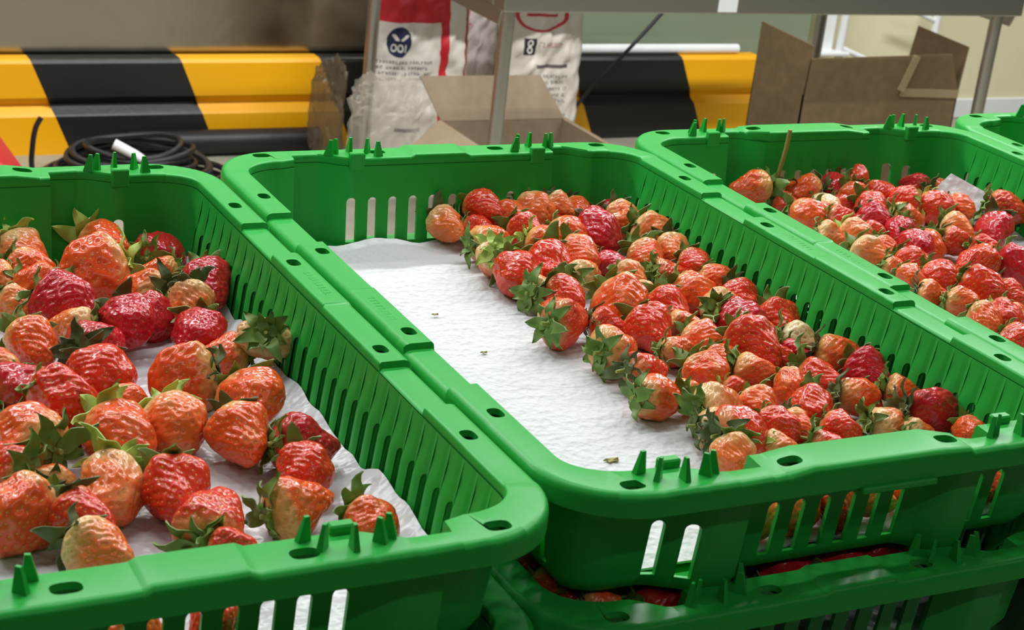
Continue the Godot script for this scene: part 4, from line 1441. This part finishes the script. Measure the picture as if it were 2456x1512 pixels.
	berry("B", 0.1468, 0.9067, 0.1878, -27, -10, 23, "og", "small orange-red strawberry, green leaves behind, middle crate, row thirteen from back, sixth from left")
	berry("B", -0.0360, 0.9001, 0.2304, 78, -8, 31, "py", "pale orange strawberry against the front wall, middle crate, first from left behind slots")
	berry("B", -0.0100, 0.9004, 0.2296, -35, -8, 32, "on", "orange-red strawberry against the front wall, middle crate, second from left behind slots")
	berry("B", 0.0160, 0.9006, 0.2305, -6, -8, 33, "rn", "red strawberry against the front wall, middle crate, third from left behind slots")
	berry("B", 0.0420, 0.9002, 0.2301, 42, -8, 32, "pG", "pale orange strawberry against the front wall, middle crate, fourth from left behind slots")
	berry("B", 0.0940, 0.9003, 0.2288, 43, -8, 32, "on", "orange-red strawberry against the front wall, middle crate, sixth from left behind slots")
	berry("B", 0.1200, 0.9006, 0.2294, 36, -8, 33, "rn", "red strawberry against the front wall, middle crate, seventh from left behind slots")
	berry("C", 0.2895, 0.9106, -0.2612, -97, -8, 40, "og", "large orange-red strawberry, green leaves right, right crate, row one from back, first from left")
	berry("C", 0.3477, 0.9059, -0.2627, -113, -8, 34, "od", "orange-red strawberry, dark leaves right, right crate, row one from back, second from left")
	berry("C", 0.3813, 0.9051, -0.2632, -39, -8, 32, "cg", "deep red strawberry, green leaves behind, right crate, row one from back, third from left")
	berry("C", 0.4019, 0.9181, -0.2604, 143, 40, 23, "rn", "small red strawberry, no leaves showing, right crate, row one from back, fourth from left")
	berry("C", 0.4080, 0.9041, -0.2653, -28, -8, 24, "rn", "small red strawberry, no leaves showing, right crate, row one from back, fifth from left")
	berry("C", 0.4691, 0.9044, -0.2628, -167, -8, 32, "cd", "deep red strawberry, dark leaves right, right crate, row one from back, sixth from left")
	berry("C", 0.3210, 0.8979, -0.2425, 17, -8, 29, "rg", "red strawberry, green leaves left, right crate, row two from back, first from left")
	berry("C", 0.3555, 0.8987, -0.2354, -3, -8, 26, "wg", "small whitish unripe strawberry, green leaves left, right crate, row two from back, second from left")
	berry("C", 0.3749, 0.8963, -0.2386, 48, -8, 25, "rn", "small red strawberry, no leaves showing, right crate, row two from back, third from left")
	berry("C", 0.3947, 0.9007, -0.2425, 15, -8, 37, "on", "large orange-red strawberry, no leaves showing, right crate, row two from back, fourth from left")
	berry("C", 0.4243, 0.8996, -0.2515, 48, -8, 34, "ry", "red strawberry, lime leaves left, right crate, row two from back, fifth from left")
	berry("C", 0.4966, 0.8975, -0.2564, 13, -8, 27, "on", "orange-red strawberry, no leaves showing, right crate, row two from back, sixth from left")
	berry("C", 0.3175, 0.9005, -0.2099, 17, -8, 35, "og", "orange-red strawberry, green leaves left, right crate, row three from back, first from left")
	berry("C", 0.3384, 0.8975, -0.2149, 17, -8, 28, "on", "orange-red strawberry, no leaves showing, right crate, row three from back, second from left")
	berry("C", 0.3873, 0.9038, -0.2123, -5, -8, 34, "rn", "red strawberry, no leaves showing, right crate, row three from back, third from left")
	berry("C", 0.4295, 0.9010, -0.2263, -132, -8, 32, "ry", "red strawberry, lime leaves right, right crate, row three from back, fourth from left")
	berry("C", 0.4552, 0.8996, -0.2127, 14, -8, 34, "ry", "red strawberry, lime leaves left, right crate, row three from back, fifth from left")
	berry("C", 0.4870, 0.9002, -0.2115, -8, -8, 35, "og", "orange-red strawberry, green leaves left, right crate, row three from back, sixth from left")
	berry("C", 0.3378, 0.9000, -0.1922, 49, -8, 27, "rg", "red strawberry, green leaves left, right crate, row four from back, first from left")
	berry("C", 0.3523, 0.8965, -0.1676, 49, -8, 25, "rg", "small red strawberry, green leaves left, right crate, row four from back, second from left")
	berry("C", 0.3713, 0.8993, -0.1932, 16, -8, 30, "cd", "deep red strawberry, dark leaves left, right crate, row four from back, third from left")
	berry("C", 0.3778, 0.8984, -0.1665, -41, -8, 30, "cn", "deep red strawberry, no leaves showing, right crate, row four from back, fourth from left")
	berry("C", 0.4064, 0.9002, -0.1902, 82, -8, 35, "on", "orange-red strawberry, no leaves showing, right crate, row four from back, fifth from left")
	berry("C", 0.4997, 0.9103, -0.1711, 48, -8, 43, "rg", "large red strawberry, green leaves left, right crate, row four from back, sixth from left")
	berry("C", 0.3041, 0.8995, -0.1602, 49, -8, 29, "pn", "pale orange strawberry, no leaves showing, right crate, row five from back, first from left")
	berry("C", 0.3270, 0.8986, -0.1580, 17, -8, 31, "py", "pale orange strawberry, lime leaves left, right crate, row five from back, second from left")
	berry("C", 0.3830, 0.8985, -0.1325, -40, -10, 31, "on", "orange-red strawberry, no leaves showing, right crate, row five from back, third from left")
	berry("C", 0.4105, 0.8994, -0.1291, 49, -8, 34, "rn", "red strawberry, no leaves showing, right crate, row five from back, fourth from left")
	berry("C", 0.4374, 0.8993, -0.1611, 15, -8, 32, "pg", "pale orange strawberry, green leaves left, right crate, row five from back, fifth from left")
	berry("C", 0.4572, 0.9027, -0.1396, -39, -8, 42, "cd", "large deep red strawberry, dark leaves behind, right crate, row five from back, sixth from left")
	berry("C", 0.3109, 0.8999, -0.1152, 18, -8, 35, "pg", "pale orange strawberry, green leaves left, right crate, row six from back, first from left")
	berry("C", 0.3138, 0.8973, -0.0889, 49, -8, 26, "og", "small orange-red strawberry, green leaves left, right crate, row six from back, second from left")
	berry("C", 0.3336, 0.8985, -0.1253, -3, -8, 30, "on", "orange-red strawberry, no leaves showing, right crate, row six from back, third from left")
	berry("C", 0.3352, 0.8986, -0.0956, 18, -8, 31, "rg", "red strawberry, green leaves left, right crate, row six from back, fourth from left")
	berry("C", 0.3581, 0.8999, -0.1243, -28, -8, 33, "cn", "deep red strawberry, no leaves showing, right crate, row six from back, fifth from left")
	berry("C", 0.4154, 0.9006, -0.1018, 15, -8, 31, "rn", "red strawberry, no leaves showing, right crate, row six from back, sixth from left")
	berry("C", 0.3066, 0.8973, -0.0355, 50, -8, 28, "od", "orange-red strawberry, dark leaves left, right crate, row seven from back, first from left")
	berry("C", 0.3096, 0.8986, -0.0640, -2, -8, 30, "og", "orange-red strawberry, green leaves left, right crate, row seven from back, second from left")
	berry("C", 0.3325, 0.8992, -0.0598, 18, -8, 33, "rn", "red strawberry, no leaves showing, right crate, row seven from back, third from left")
	berry("C", 0.3476, 0.9014, -0.0300, 18, -8, 37, "rn", "large red strawberry, no leaves showing, right crate, row seven from back, fourth from left")
	berry("C", 0.3798, 0.9026, -0.0771, -80, -8, 41, "rg", "large red strawberry, green leaves right, right crate, row seven from back, fifth from left")
	berry("C", 0.4128, 0.9015, -0.0638, 16, -8, 38, "cn", "large deep red strawberry, no leaves showing, right crate, row seven from back, sixth from left")
	berry("C", 0.3034, 0.9009, 0.0261, -15, -8, 31, "on", "orange-red strawberry, no leaves showing, right crate, row eight from back, first from left")
	berry("C", 0.3100, 0.8977, 0.0542, 20, -8, 28, "rn", "red strawberry, no leaves showing, right crate, row eight from back, second from left")
	berry("C", 0.3145, 0.8988, -0.0126, 50, -8, 29, "og", "orange-red strawberry, green leaves left, right crate, row eight from back, third from left")
	berry("C", 0.3247, 0.9001, 0.0218, -3, -8, 31, "ry", "red strawberry, lime leaves left, right crate, row eight from back, fourth from left")
	berry("C", 0.3435, 0.8964, 0.0152, 19, -8, 25, "og", "small orange-red strawberry, green leaves left, right crate, row eight from back, fifth from left")
	berry("C", 0.3704, 0.8981, -0.0211, 17, -8, 30, "rd", "red strawberry, dark leaves left, right crate, row eight from back, sixth from left")
	berry("E", -0.1468, 0.8670, 0.1951, 54, -8, 24, "on", "small orange-red strawberry, no leaves showing, lower crate, row one from back, first from left")
	berry("E", -0.1462, 0.8663, 0.2201, 35, -8, 26, "on", "small orange-red strawberry, no leaves showing, lower crate, row one from back, second from left")
	berry("E", -0.1364, 0.8672, 0.2258, 74, -8, 23, "cn", "small deep red strawberry, no leaves showing, lower crate, row one from back, third from left")
	berry("E", -0.1278, 0.8668, 0.2382, 74, -8, 24, "od", "small orange-red strawberry, dark leaves left, lower crate, row one from back, fourth from left")
	berry("E", -0.0888, 0.8612, 0.2322, 90, -8, 39, "cg", "large deep red strawberry, green leaves left, lower crate, row one from back, fifth from left")
	berry("E", -0.0090, 0.8585, 0.2254, 74, -8, 46, "cn", "large deep red strawberry, no leaves showing, lower crate, row one from back, sixth from left")
	berry("E", 0.0252, 0.8601, 0.2267, 74, -8, 42, "cn", "large deep red strawberry, no leaves showing, lower crate, row one from back, seventh from left")
	berry("E", 0.0581, 0.8619, 0.2287, 74, -8, 37, "cn", "large deep red strawberry, no leaves showing, lower crate, row one from back, eighth from left")
